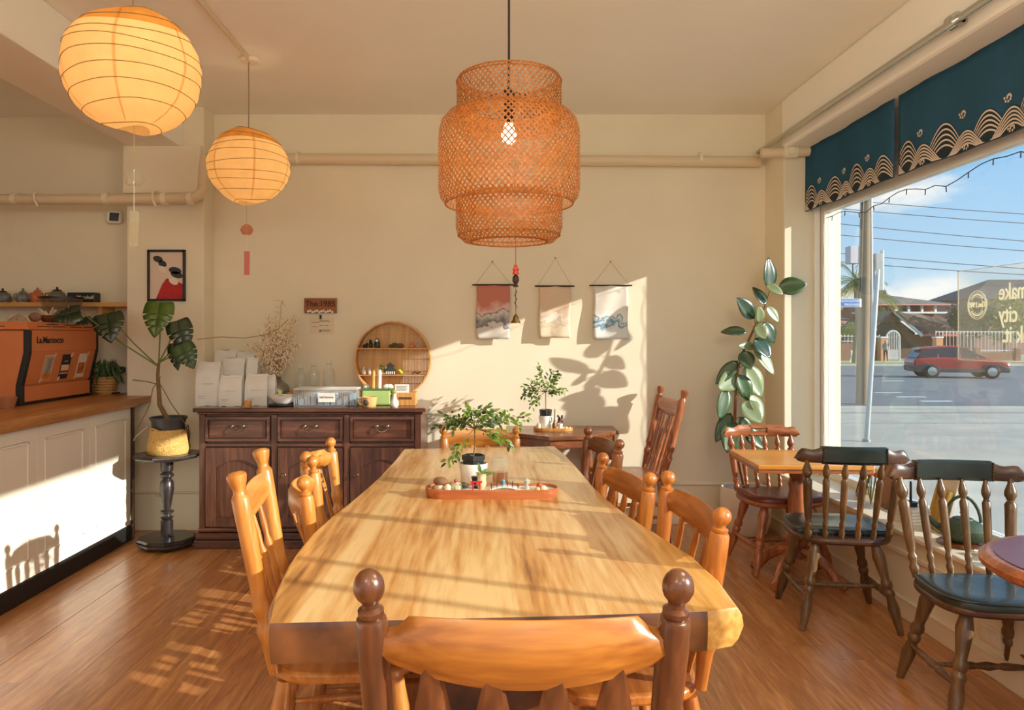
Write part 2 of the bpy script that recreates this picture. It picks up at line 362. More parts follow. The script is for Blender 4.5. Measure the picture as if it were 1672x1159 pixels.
MB().tube([(0, YB - .03, 0), (0, -1.0, 0)], .017, 12).build('rod', STEEL, pt, smooth=True)
for y in (3.1, .9): MB().tube([(0, y, 0), (0, y + .05, 0)], .032, 14).box(.0, .06, y, y + .05, -.015, .015).build('bracket', STEEL, pt, smooth=True)
pt = thing('ceiling_conduit', 'thin cream conduit on the ceiling leading to the small lantern', 'conduit', (-1.36, 4.3, CZ))
MB().tube([(0, 0, -.012), (.03, -6.0, -.012)], .012, 8).build('conduit', PIPE, pt, smooth=True)
MB().lathe((0, 0, -.022), [(0, .0), (0, .05), (.02, .06), (.022, .0)], 20).build('ceiling_rose', TRIM, pt, smooth=True)
pt = thing('skirting_pipe', 'thin cream pipe low on the column behind the plant stand', 'pipe', (-2.3, YC - .012, .27))
MB().tube([(-.2, 0, 0), (.33, 0, 0)], .008, 8).build('pipe', PIPE, pt, smooth=True)
box(.0, .03, -.012, .012, -.03, -.008).build('pipe_clip', PIPE, pt)

# ================================================================ the counter
CX = -2.365
ct = thing('cafe_counter', 'long white panelled counter with oak worktop and black kickboard', 'counter', (CX, 3.0, 0))
CWHITE = mat('white_counter_paint', (236, 230, 214), .5, var=.02, scale=3)
CY0, CY1 = -.6 - 3.0, 4.98 - 3.0
box(-.62, -.012, CY0, CY1, .10, .905).build('counter_body', CWHITE, ct)
box(-.60, -.02, CY0, CY1 - .005, 0, .10).build('plinth', BLACKPAINT, ct)
box(-.02, .004, CY0, CY1, .0, .105).build('kickboard', BLACKPAINT, ct, bevel=.003)
yy = CY1 - .03; 
while yy > CY0 + .5:
    w = .52
    box(-.012, .0, yy - w + .004, yy, .108, .90).build('front_panel', CWHITE, ct, bevel=.002)
    fr = MB(); a, b, c, d = yy - w + .07, yy - .07, .20, .82
    for q in ((a, b, c, c + .012), (a, b, d - .012, d), (a, a + .012, c, d), (b - .012, b, c, d)): fr.box(.0, .006, *q)
    fr.build('panel_moulding', CWHITE, ct, bevel=.002)
    yy -= w
box(-.02, .012, CY1 - .03, CY1, 0, .903).build('end_post', mat('dark_end_post', (58, 40, 28), .5), ct)
wt = thing('counter_worktop', 'thick oak worktop on the white counter', 'worktop', (CX, 3.0, .905))
box(-.95, .03, CY0, 5.44 - 3.0, 0, .045).build('slab', BENCH, wt, bevel=.006)
box(.015, .032, CY0, CY1 + .01, -.012, .046).build('front_edge', BENCH, wt, bevel=.004)

# wall shelf in the kitchen corner
sh = thing('wall_shelf', 'pine wall shelf above the orange coffee machine', 'shelf', (-2.51, 5.45, 1.575))
box(-1.8, 0, -.22, 0, 0, .032).build('board', SHELFW, sh, bevel=.003)
box(-.24, -.21, -.18, 0, -.07, 0).build('bracket', SHELFW, sh)

# ================================================================ the big slab table
TZ = .76
def table_material():
    m, t, b = base_mat('live_edge_slab'); b.inputs['Roughness'].default_value = .3; b.inputs['Coat Weight'].default_value = .35; b.inputs['Coat Roughness'].default_value = .22
    tcn = N(t, 'ShaderNodeTexCoord'); mpn = N(t, 'ShaderNodeMapping'); mpn.inputs['Scale'].default_value = (1, .075, 1); mpn.inputs['Rotation'].default_value = (0, 0, .05); t.links.new(tcn.outputs['Object'], mpn.inputs[0])
    n1 = N(t, 'ShaderNodeTexNoise'); n1.inputs['Scale'].default_value = 6.5; n1.inputs['Detail'].default_value = 5; n1.inputs['Distortion'].default_value = .9; t.links.new(mpn.outputs[0], n1.inputs[0])
    n2 = N(t, 'ShaderNodeTexNoise'); n2.inputs['Scale'].default_value = 55; n2.inputs['Detail'].default_value = 4; t.links.new(mpn.outputs[0], n2.inputs[0])
    ad = N(t, 'ShaderNodeMath', operation='MULTIPLY_ADD'); ad.inputs[1].default_value = .6; t.links.new(n2.outputs[0], ad.inputs[0]); t.links.new(n1.outputs[0], ad.inputs[2])
    r = N(t, 'ShaderNodeValToRGB'); el = r.color_ramp.elements; el[0].position = .52; el[0].color = rgb(124, 76, 30); el[1].position = .92; el[1].color = rgb(214, 182, 128); z = el.new(.70); z.color = rgb(188, 136, 72)
    t.links.new(ad.outputs[0], r.inputs[0])
    # pale sapwood along the two long edges
    sp = N(t, 'ShaderNodeSeparateXYZ'); t.links.new(tcn.outputs['Object'], sp.inputs[0]); ab = N(t, 'ShaderNodeMath', operation='ABSOLUTE'); t.links.new(sp.outputs[0], ab.inputs[0])
    a2 = N(t, 'ShaderNodeMath', operation='MULTIPLY_ADD'); a2.inputs[1].default_value = .16; t.links.new(n1.outputs[0], a2.inputs[0]); t.links.new(ab.outputs[0], a2.inputs[2])
    mr = N(t, 'ShaderNodeMapRange'); mr.inputs[1].default_value = .53; mr.inputs[2].default_value = .56; t.links.new(a2.outputs[0], mr.inputs[0])
    mxn = N(t, 'ShaderNodeMix', data_type='RGBA'); t.links.new(mr.outputs[0], mxn.inputs[0]); t.links.new(r.outputs[0], mxn.inputs[6]); rs_ = N(t, 'ShaderNodeValToRGB'); rs_.color_ramp.elements[0].position = .3; rs_.color_ramp.elements[0].color = rgb(186, 132, 62); rs_.color_ramp.elements[1].position = .7; rs_.color_ramp.elements[1].color = rgb(220, 174, 98); t.links.new(n2.outputs[0], rs_.inputs[0]); t.links.new(rs_.outputs[0], mxn.inputs[7])
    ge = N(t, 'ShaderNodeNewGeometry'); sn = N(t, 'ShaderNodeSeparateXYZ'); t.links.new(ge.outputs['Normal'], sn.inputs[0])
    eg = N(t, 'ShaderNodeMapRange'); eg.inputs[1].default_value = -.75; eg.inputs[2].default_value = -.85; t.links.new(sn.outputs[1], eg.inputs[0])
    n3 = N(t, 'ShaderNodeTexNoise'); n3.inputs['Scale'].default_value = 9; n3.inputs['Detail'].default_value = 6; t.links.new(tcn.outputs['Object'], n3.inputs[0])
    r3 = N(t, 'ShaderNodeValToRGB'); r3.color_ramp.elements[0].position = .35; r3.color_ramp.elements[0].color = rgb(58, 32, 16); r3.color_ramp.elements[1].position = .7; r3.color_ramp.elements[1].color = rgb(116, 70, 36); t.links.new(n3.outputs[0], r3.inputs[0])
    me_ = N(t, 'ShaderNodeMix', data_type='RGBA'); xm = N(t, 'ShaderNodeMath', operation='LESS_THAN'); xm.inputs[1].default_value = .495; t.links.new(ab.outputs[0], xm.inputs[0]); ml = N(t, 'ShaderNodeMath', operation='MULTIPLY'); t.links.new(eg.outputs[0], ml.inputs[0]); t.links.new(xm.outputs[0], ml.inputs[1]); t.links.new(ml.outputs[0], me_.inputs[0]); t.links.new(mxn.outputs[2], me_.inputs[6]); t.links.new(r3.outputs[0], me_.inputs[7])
    t.links.new(me_.outputs[2], b.inputs['Base Color'])
    bp = N(t, 'ShaderNodeBump'); bp.inputs['Strength'].default_value = .08; bp.inputs['Distance'].default_value = .004; t.links.new(n2.outputs[0], bp.inputs['Height']); t.links.new(bp.outputs[0], b.inputs['Normal'])
    return m
SLAB = table_material()
ol = [(-.454,1.567),(-.486,1.7),(-.504,1.85),(-.519,1.98),(-.527,2.13),(-.528,2.286),(-.512,2.5),(-.493,2.67),(-.468,2.95),(-.45,3.2),(-.437,3.557),(-.429,3.98),
      (.0,4.03),(.39,4.08),(.415,3.8),(.427,3.557),(.436,3.25),(.443,2.97),(.46,2.75),(.49,2.5),(.539,2.25),(.575,2.06),(.585,1.85),(.572,1.66),(.497,1.635),(.2,1.61)]
tb = thing('dining_table', 'long live-edge timber slab dining table in the middle of the room', 'table', (0, 2.8, 0))
def smooth_poly(p, it=1):
    for _ in range(it):
        q = []
        for i in range(len(p)):
            a, b = p[i], p[(i + 1) % len(p)]
            if math.dist(a, b) > .30 or a in ((-.454,1.567),): q += [a]
            else: q += [a, ((a[0] + b[0]) / 2, (a[1] + b[1]) / 2)]
        p = q
    return p
mb = MB(); poly = [(x, y - 2.8) for x, y in ol]; nn = len(poly)
lay = [(.672, .985), (.69, 1.0), (.72, 1.012), (.745, 1.008), (.757, 1.0), (.76, .994)]
cxy = (.02, 0)
vs = []
for z, k in lay:
    kk = k
    for x, y in poly:
        front = y < -1.14
        s_ = 1 + (kk - 1) * (.25 if front else 1.6)
        vs.append((cxy[0] + (x - cxy[0]) * s_, y * (1 + (kk - 1) * .15), z))
fs = [tuple(reversed(range(nn))), tuple((len(lay) - 1) * nn + k for k in range(nn))]
for i in range(len(lay) - 1):
    for k in range(nn): fs.append((i * nn + k, i * nn + (k + 1) % nn, (i + 1) * nn + (k + 1) % nn, (i + 1) * nn + k))
mb.add(vs, fs).build('tabletop', SLAB, tb, smooth=True, ang=24)
for y in (-.55, .75):
    mb = MB(); mb.prism([(-.30, 0), (.30, 0), (.26, .1), (.20, .34), (.26, .58), (.31, .668), (-.31, .668), (-.26, .58), (-.20, .34), (-.26, .1)], -.04, .04, Matrix.Translation((0.02, y, 0)) @ Matrix.Rotation(R(90), 4, 'X'))
    mb.build('trestle_leg', SLAB, tb, bevel=.008)
box(-.03, .07, -.5, .7, .22, .32).build('stretcher', SLAB, tb, bevel=.006)
# ================================================================ chairs
def ball_top(z, r): return [(z + r * (1 - math.cos(a)), max(r * math.sin(a), 0)) for a in [math.pi * k / 8 for k in range(1, 9)]]
LEG = [(0, .013), (.05, .017), (.25, .021), (.42, .026), (.46, .019), (.49, .019), (.52, .027), (.56, .027), (.59, .02), (.65, .024), (.78, .028), (.92, .022), (1, .02)]
STR = [(0, .008), (.15, .010), (.3, .014), (.36, .014), (.4, .010), (.5, .017), (.6, .010), (.64, .014), (.7, .014), (.85, .010), (1, .008)]
def post_profile(L, finial):
    # distances along the post from its foot, radii; L = post length to the finial's top
    p = [(0, .016), (.05, .018), (.10, .022), (.115, .026), (.13, .026), (.145, .019), (.165, .019), (.18, .025), (.20, .025), (.215, .021), (.25, .022), (L - .125, .0255), (L - .075, .0255), (L - .068, .023)]
    if finial == 'ball':
        p += [(L - .066, .018), (L - .062, .0205), (L - .056, .0205), (L - .052, .013), (L - .047, .013)]
        p += [(L - .024 - .024 * math.cos(a), .0245 * math.sin(a)) for a in [R(35), R(55), R(75), R(90), R(105), R(125), R(145), R(162)]] + [(L, .0)]
    else:
        p += [(L - .06, .017), (L - .05, .017), (L - .03, .024), (L - .014, .0275), (L - .008, .027), (L - .002, .018), (L, 0)]
    return [(a / L, r) for a, r in p]
def finial_chair(name, label, pa, pb, zt, fwd, finial='ball', mats=(OAK, OAKX), lean=.09, crest=(.075, .165), splats=4, style='vase', seat=.44, cush=None, group=None, bow=.035, rs=1.0):
    # pa, pb: plan positions of the two post tops; fwd: unit-ish vector towards the table
    a, b = Vector(pa), Vector(pb); mid = (a + b) / 2; w = (a - b).length; d = Vector((-(b - a).y, (b - a).x)).normalized()
    if d.dot(Vector(fwd)) < 0: d = -d
    yb = -.185; c = mid + d * (lean - yb)
    t = thing(name, label, 'chair', (c.x, c.y, 0), math.atan2(d.y, d.x) - math.pi / 2, group)
    m, mx_ = mats; wb = w * .44
    # seat
    sp = []
    for k in range(40):
        th = 2 * math.pi * k / 40; cx, sy = math.cos(th), math.sin(th)
        ex = .5; px = math.copysign(abs(cx) ** ex, cx) * (w * .5 + .012); py = math.copysign(abs(sy) ** ex, sy) * .205
        px *= 1 + .06 * (py / .2); sp.append((px, py))
    MB().prism(sp, seat - .034, seat).build('seat', mx_, t, bevel=.010, smooth=True)
    if cush: MB().prism([(x * .93, y * .92 + .004) for x, y in sp], seat + .001, seat + .03).build('seat_pad', cush, t, bevel=.012, smooth=True)
    L = math.sqrt((zt - seat) ** 2 + lean ** 2)
    for s in (-1, 1):
        p0 = Vector((s * wb, yb, seat - .005)); p1 = Vector((s * w / 2, yb - lean, zt))
        MB().turned(p0, p1, [(a_, r_ * rs) for a_, r_ in post_profile(L, finial)], 16).build('back_post', m, t, smooth=True)
        MB().turned((s * (wb + .02), yb - .03, 0), (s * wb * .95, yb + .025, seat - .03), LEG, 12).build('leg', m, t, smooth=True)
        MB().turned((s * (w * .5 + .015), .19, 0), (s * w * .43, .15, seat - .03), LEG, 12).build('leg', m, t, smooth=True)
        MB().turned((s * (wb + .008), yb, .17), (s * w * .475, .17, .17), STR, 10).build('side_stretcher', m, t, smooth=True)
    MB().turned((-w * .46, .172, .24), (w * .46, .172, .24), STR, 10).build('front_stretcher', m, t, smooth=True)
    MB().turned((-wb - .0, yb - .01, .22), (wb, yb - .01, .22), STR, 10).build('rear_stretcher', m, t, smooth=True)
    # crest rail between the posts
    hw = w / 2 - .012; zc1, zc0 = zt - crest[0], zt - crest[1]
    def yat(z): return yb - lean * (z - seat) / (zt - seat)
    ym = yat((zc0 + zc1) / 2)
    def ztop(x):
        k = abs(x) / hw
        return zc1 - .018 * max(0, min(1, (k - .80) / .08)) + .004 * (1 - k * k)
    def zbot(x): return zc0 + .006 * (abs(x) / hw) ** 2 * 3 - .008 * (1 - (x / hw) ** 2)
    def yc(x): return ym - bow * (1 - (x / hw) ** 2)
    MB().board([hw * (-1 + 2 * i / 28) for i in range(29)], ztop, zbot, yc, .022).build('crest_rail', mx_, t, smooth=True)
    for i in range(splats):
        fx = (-1 + 2 * (i + .5) / splats) * .84
        xb, xt = fx * wb, fx * hw
        p0 = Vector((xb, yb + .005, seat - .002)); p1 = Vector((xt, yc(xt), zbot(xt) + .012))
        if style == 'vase':
            mb = MB(); pr = [(0, .008), (.08, .010), (.2, .022), (.34, .026), (.5, .016), (.62, .010), (.75, .020), (.88, .024), (1, .012)]
            vs = []; fs = []
            for q, (tt, hwid) in enumerate(pr):
                cc = p0.lerp(p1, tt)
                for dx, dy in ((-1, 0), (-.7, -.006), (.7, -.006), (1, 0), (.7, .006), (-.7, .006)): vs.append(cc + Vector((dx * hwid, dy, 0)))
            for q in range(len(pr) - 1):
                for k in range(6): fs.append((q * 6 + k, q * 6 + (k + 1) % 6, q * 6 + 6 + (k + 1) % 6, q * 6 + 6 + k))
            mb.add(vs, fs).build('splat', m, t, smooth=True)
        else:
            MB().turned(p0, p1, [(0, .007), (.1, .009), (.2, .013), (.24, .008), (.3, .012), (.6, .010), (.7, .013), (.76, .008), (.85, .010), (1, .007)], 10).build('spindle', m, t, smooth=True)
    return t
G = 'wooden chairs around the slab table'
finial_chair('dining_chair', 'amber wooden chair with ball finials, its back turned to the viewer in front', (-.150, .955), (.253, .955), 1.068, (0, 1), mats=(DBROWN, AMBERX), lean=.12, crest=(.064, .141), group=G, seat=.45, rs=.84)
finial_chair('dining_chair', 'golden chair with flared post caps, nearest on the left of the table', (-.735, 2.43), (-.675, 2.01), 1.0, (1, 0), 'cap', (PINE, PINEX), lean=.10, crest=(.07, .18), splats=4, style='spindle', group=G, bow=.02)
finial_chair('dining_chair', 'golden ball-finial chair, middle of the three left of the table', (-.683, 2.93), (-.612, 2.50), .895, (1, 0), 'ball', (PINE, PINEX), lean=.06, crest=(.065, .15), group=G, bow=.07)
finial_chair('dining_chair', 'golden ball-finial chair left of the table, farthest, before the dark sideboard', (-.72, 3.46), (-.735, 3.04), .895, (1, 0), 'ball', (PINE, PINEX), lean=.06, crest=(.05, .135), group=G, bow=.07)
finial_chair('dining_chair', 'amber ball-finial chair, nearest on the right of the table', (.615, 2.46), (.625, 1.93), .922, (-1, 0), 'ball', (OAK, OAKX), lean=.05, crest=(.05, .14), group=G, bow=.045)
finial_chair('dining_chair', 'amber ball-finial chair, middle of the three right of the table', (.49, 3.03), (.585, 2.59), .892, (-1, 0), 'ball', (OAK, OAKX), lean=.04, crest=(.05, .135), group=G, bow=.03)
finial_chair('dining_chair', 'brown ball-finial chair right of the table, farthest, below the octagonal side table', (.552, 3.90), (.63, 3.42), .892, (-1, 0), 'ball', (BROWN, BROWNX), lean=.05, crest=(.045, .13), group=G, bow=.05)
finial_chair('dining_chair', 'pine chair at the far head of the table behind the potted seedling', (-.235, 4.28), (.19, 4.28), .845, (0, -1), 'ball', (PINE, PINEX), lean=.05, crest=(.02, .115), group=G, bow=.03)

# tall spindle-back chair by the back wall
t = finial_chair('spindle_back_chair', 'tall red-brown chair with slender turned spindles against the back wall', (1.272, 5.30), (1.335, 4.90), 1.01, (-1, 0), 'cap', (REDWOOD, REDWOODX), lean=.14, crest=(.075, .18), splats=5, style='spindle', bow=.012)
MB().tube([(.0 + .016 * math.cos(a), -.325, .885 + .016 * math.sin(a)) for a in [2 * math.pi * k / 16 for k in range(16)]], .004, 6, True).build('handle_ring', mat('pale_hole_rim', (222, 190, 140), .5), t)

# ---- window chairs: spindle backs, padded seats
SP = [(0, .009), (.06, .012), (.10, .014), (.14, .009), (.18, .013), (.21, .013), (.24, .009), (.28, .012), (.45, .0145), (.68, .015), (.74, .016), (.78, .009), (.83, .016), (.87, .016), (.95, .008), (1, .008)]
SPB = [(a, r * 1.35) for a, r in SP]
WLEG = [(0, .013), (.08, .017), (.28, .026), (.40, .018), (.43, .024), (.46, .024), (.49, .018), (.52, .025), (.56, .025), (.6, .018), (.68, .022), (.84, .029), (.93, .022), (1, .018)]
def window_chair(label, cx, cy, rz, woods, pad, crest_z=.845, seat=.425, leather_crest=True, slot=False, w=.25, nsp=6):
    t = thing('captain_chair', label, 'chair', (cx, cy, 0), rz, 'spindle-back chairs along the window')
    m, mx_ = woods
    sp = []
    for k in range(48):
        th = 2 * math.pi * k / 48; c_, s_ = math.cos(th), math.sin(th)
        ex = .72 if s_ < 0 else .6
        x = math.copysign(abs(c_) ** ex, c_) * .225; y = math.copysign(abs(s_) ** ex, s_) * (.215 if s_ > 0 else .205)
        if s_ > 0: x *= 1 + .05 * s_
        sp.append((x, y))
    MB().prism(sp, seat - .035, seat - .004).build('seat', mx_, t, bevel=.011, smooth=True)
    pp = [(x * .985, max(y * 1.0, -.128 - .03 * math.cos(min(1.57, abs(x) / .2 * 1.57)) + .03)) for x, y in sp]
    mb = MB(); nn = len(pp); vs = []; fs = []
    for z, k in ((seat - .006, 1.0), (seat + .012, 1.005), (seat + .022, .97), (seat + .026, .88), (seat + .024, .6), (seat + .021, .25)): vs += [(x * k, (y - .03) * k + .03, z) for x, y in pp]
    for i in range(5):
        for k in range(nn): fs.append((i * nn + k, i * nn + (k + 1) % nn, (i + 1) * nn + (k + 1) % nn, (i + 1) * nn + k))
    fs.append(tuple(5 * nn + k for k in range(nn))); fs.append(tuple(reversed(range(nn))))
    mb.add(vs, fs).build('seat_pad', pad, t, smooth=True)
    MB().tube([(x * 1.0, y, seat + .018) for x, y in pp], .0035, 6, True).build('piping', pad, t, smooth=True)
    if leather_crest:
        mb = MB()
        for k in range(22):
            x = -.19 + .38 * k / 21; y = -.132 - .03 * math.cos(min(1.57, abs(x) / .2 * 1.57)) + .03 - .006; mb.ball((x, y, seat + .0), .0045, 6, 4)
        mb.build('seat_studs', STUD, t, kind='stuff', smooth=True)
    for sx in (-1, 1):
        MB().turned((sx * .225, .205, 0), (sx * .135, .125, seat - .03), WLEG, 12).build('leg', m, t, smooth=True)
        MB().turned((sx * .215, -.215, 0), (sx * .13, -.13, seat - .03), WLEG, 12).build('leg', m, t, smooth=True)
        MB().turned((sx * .188, -.188, .15), (sx * .197, .178, .15), STR, 10).build('side_stretcher', m, t, smooth=True)
    MB().turned((-.192, .0, .15), (.192, .0, .15), STR, 10).build('cross_stretcher', m, t, smooth=True)
    ch = .075
    def yc(x): return -.262 + .05 * (abs(x) / w) ** 2
    def ztop(x):
        k = abs(x) / w
        if k < .55: return crest_z
        if k < .74: return crest_z - .016 * math.sin((k - .55) / .19 * math.pi / 2)
        q = (k - .74) / .26
        return crest_z - .016 + .006 * math.sin(q * math.pi) - .045 * max(0, (q - .45) / .55) ** 2.2
    def zbot(x):
        k = abs(x) / w; q = max(0, (k - .9) / .1)
        return crest_z - ch + .018 * q ** 2
    xs = [w * (-1 + 2 * i / 36) for i in range(37)]
    if slot:
        hx = .055
        MB().board([x for x in xs if x < -hx] + [-hx], ztop, zbot, yc, .022).build('crest_rail', mx_, t, smooth=True)
        MB().board([hx] + [x for x in xs if x > hx], ztop, zbot, yc, .022).build('crest_rail', mx_, t, smooth=True)
        mid = [-hx + 2 * hx * i / 6 for i in range(7)]
        MB().board(mid, ztop, lambda x: crest_z - .024 - .006 * (1 - (x / hx) ** 2), yc, .022).build('crest_rail', mx_, t, smooth=True)
        MB().board(mid, lambda x: crest_z - .046 + .004 * (1 - (x / hx) ** 2), zbot, yc, .022).build('crest_rail', mx_, t, smooth=True)
    else:
        MB().board(xs, ztop, zbot, yc, .022).build('crest_rail', mx_, t, smooth=True)
    if leather_crest:
        hx = w * .56
        lx = [hx * (-1 + 2 * i / 18) for i in range(19)]
        MB().board(lx, lambda x: ztop(x) + .004, lambda x: zbot(x) - .004, yc, .032, 6).build('leather_pad', pad, t, smooth=True)
        mb = MB()
        for sx in (-1, 1):
            for k in range(7):
                z = crest_z - ch + .004 + (ch - .008) * k / 6
                for dy in (-.019, .019): mb.ball((sx * (hx - .003), yc(hx) + dy, z), .0052, 6, 4)
        mb.build('crest_studs', STUD, t, kind='stuff', smooth=True)
    for i in range(nsp):
        fx = -1 + 2 * i / (nsp - 1); xb = fx * .175; xt = fx * w * .80
        yb = -.165 - .03 * math.cos(fx * 1.2)
        MB().turned((xb, yb + .01, seat - .012), (xt, yc(xt), zbot(xt) + .012), SPB if i in (0, nsp - 1) else SP, 12).build('spindle', m, t, smooth=True)
    return t
window_chair('red leather seat chair with a slotted crest, farthest by the window', 1.755, 4.42, R(180 + 4), (REDWOOD, REDWOODX), REDLEATHER, .808, .42, False, True, .245, 6)
window_chair('green leather chair with its studded back to the viewer, middle by the window', 1.725, 3.62, R(-8), (OLD, OLDX), GREENLEATHER, .86, .43, w=.25)
window_chair('green leather chair facing the viewer, nearest by the window', 1.86, 2.73, R(180 - 6), (OLD, OLDX), GREENLEATHER, .865, .43, w=.262)

# ---- pedestal tables
PED = [(0, .045), (.04, .05), (.10, .035), (.16, .06), (.22, .062), (.30, .04), (.34, .055), (.40, .045), (.62, .052), (.72, .042), (.80, .05), (.86, .034), (.94, .05), (1, .055)]
def claw(mb, ang, r1, h):
    M = Matrix.Rotation(ang, 4, 'Z')
    pts = [M @ Vector(p) for p in ((.03, 0, h), (.10, 0, h * .92), (.18, 0, h * .6), (r1 * .85, 0, h * .22), (r1, 0, .024))]
    mb.tube(pts, [.028, .03, .028, .024, .022], 8)
    return mb
t = thing('cafe_table', 'small square honey-coloured table between the window chairs', 'table', (1.755, 4.14, 0), R(-3))
MB().box(-.30, .30, -.27, .27, .665, .69).build('tabletop', wood('honey_top', (196, 122, 46), (236, 176, 88), (216, 148, 64), 'x', 1.1, .28, .3), t, bevel=.005)
MB().box(-.292, .292, -.262, .262, .645, .665).build('apron', REDWOODX, t)
MB().turned((0, 0, .13), (0, 0, .646), PED, 16).build('pedestal', REDWOOD, t, smooth=True)
for k in range(4): claw(MB(), R(45 + 90 * k), .27, .17).build('claw_foot', REDWOOD, t, smooth=True)
t = thing('round_table', 'round red-topped table cut off by the right edge of the picture', 'table', (1.88, 2.14, 0))
MB().lathe((0, 0, 0), [(.648, .0), (.648, .33), (.655, .355), (.668, .372), (.684, .374), (.69, .365), (.698, .358), (.70, .35), (.70, .0)], 48).build('tabletop', REDWOODX, t, smooth=True)
MB().lathe((0, 0, 0), [(.7005, .0), (.7005, .335), (.703, .335), (.703, 0)], 48).build('leather_inlay', mat('plum_inlay', (104, 56, 58), .3), t, smooth=True)
MB().turned((0, 0, .13), (0, 0, .65), PED, 16).build('pedestal', REDWOOD, t, smooth=True)
for k in range(3): claw(MB(), R(60 + 120 * k), .27, .17).build('claw_foot', REDWOOD, t, smooth=True)
t = thing('octagonal_table', 'brown octagonal side table against the back wall under the hangings', 'table', (.55, 5.08, 0))
oc = [(.16,4.97),(.235,4.90),(.415,4.73),(.70,4.80),(.92,5.05),(.93,5.33),(.16,5.33)]
MB().prism([(x - .55, y - 5.08) for x, y in oc], .695, .722).build('tabletop', BROWNX, t, bevel=.006)
MB().prism([((x - .55) * .93, (y - 5.08) * .92) for x, y in oc], .64, .694).build('apron', BROWNX, t, bevel=.003)
for x, y in ((-.33, -.06), (-.12, -.26), (.17, .0), (.17, .2), (-.33, .2)): MB().turned((x, y, 0), (x, y, .64), [(a, r * 1.1) for a, r in LEG], 10).build('leg', BROWN, t, smooth=True)
# ================================================================ sideboard
SX0, SX1, SY, SYB, SZ = -1.836, -.405, 4.765, 5.33, .905
sb = thing('sideboard', 'dark mahogany sideboard with three drawers and three arched doors', 'sideboard', ((SX0 + SX1) / 2, SY, 0))
hw = (SX1 - SX0) / 2; dp = SYB - SY
box(-hw, hw, .02, dp, .12, .865).build('body', MAHOG, sb, bevel=.003)
MB().box(-hw - .03, hw + .03, -.02, dp, 0, .055).box(-hw - .022, hw + .022, -.012, dp, .055, .10).box(-hw - .01, hw + .01, .0, dp, .10, .128).build('plinth', MAHOGX, sb, bevel=.008)
MB().box(-hw - .012, hw + .012, -.005, dp, .862, .878).box(-hw - .032, hw + .032, -.028, dp, .878, .905).build('top', MAHOGX, sb, bevel=.006)
for x in (-hw + .02, -hw + .50 - .015, hw - .495 + .015, hw - .02): box(x - .02, x + .02, .0, .02, .128, .862).build('stile', MAHOG, sb, bevel=.003)
box(-hw, hw, .004, .02, .655, .675).build('rail', MAHOGX, sb, bevel=.002)
cells = [(-hw + .045, -hw + .455), (-hw + .51, hw - .505), (hw - .455, hw - .045)]
SILVER = mat('tarnished_silver', (150, 140, 124), .3, metal=1)
for i, (a, b) in enumerate(cells):
    c = (a + b) / 2
    d = box(a, b, .0, .02, .69, .848).build('drawer', MAHOGX, sb, bevel=.002)
    fr = MB()
    for q in ((a, b, .69, .706), (a, b, .832, .848), (a, a + .016, .706, .832), (b - .016, b, .706, .832)): fr.box(q[0], q[1], -.014, .001, q[2], q[3])
    for q in ((a + .022, b - .022, .712, .718), (a + .022, b - .022, .820, .826), (a + .022, a + .028, .718, .82), (b - .028, b - .022, .718, .82)): fr.box(q[0], q[1], -.007, .001, q[2], q[3])
    fr.build('drawer_moulding', MAHOGX, d, bevel=.003)
    hb = MB()
    for s in (-1, 1): hb.ball((c + s * .035, -.006, .786), (.012, .006, .012), 10, 6)
    hb.tube([(c - .035, -.012, .786), (c - .036, -.022, .772), (c - .02, -.026, .757), (c, -.027, .752), (c + .02, -.026, .757), (c + .036, -.022, .772), (c + .035, -.012, .786)], .0035, 6)
    hb.tube([(c - .06, -.004, .784), (c - .045, -.005, .794), (c - .02, -.005, .786), (c, -.005, .795), (c + .02, -.005, .786), (c + .045, -.005, .794), (c + .06, -.004, .784)], .0045, 6)
    hb.build('handle', SILVER, d, smooth=True)
    d = box(a, b, .004, .02, .14, .648).build('door', MAHOG, sb, bevel=.002)
    # frame of the door with an arched top to its panel
    m_ = .065; fr = MB()
    for q in ((a, a + m_, .14, .648), (b - m_, b, .14, .648), (a + m_, b - m_, .14, .20)): fr.box(q[0], q[1], -.009, .004, q[2], q[3])
    arch = [(a + m_, .648), (a + m_, .515)] + [(a + m_ + (b - a - 2 * m_) * k / 10, .515 + .055 * math.sin(math.pi * k / 10)) for k in range(1, 10)] + [(b - m_, .515), (b - m_, .648)]
    fr.prism(arch, -.004, .009, Matrix.Rotation(R(90), 4, 'X'))
    fr.build('door_frame', MAHOG, d, bevel=.002)
    kx = b - .032 if i == 0 else a + .035
    MB().turned((kx, -.008, .47), (kx, -.034, .47), [(0, .006), (.5, .007), (.6, .014), (.9, .013), (1, 0)], 12).build('knob', MAHOG if i else SILVER, d, smooth=True)
    MB().turned((kx, -.0095, .47), (kx, -.012, .47), [(0, .018), (1, .016)], 14).build('knob_plate', SILVER, d, smooth=True)

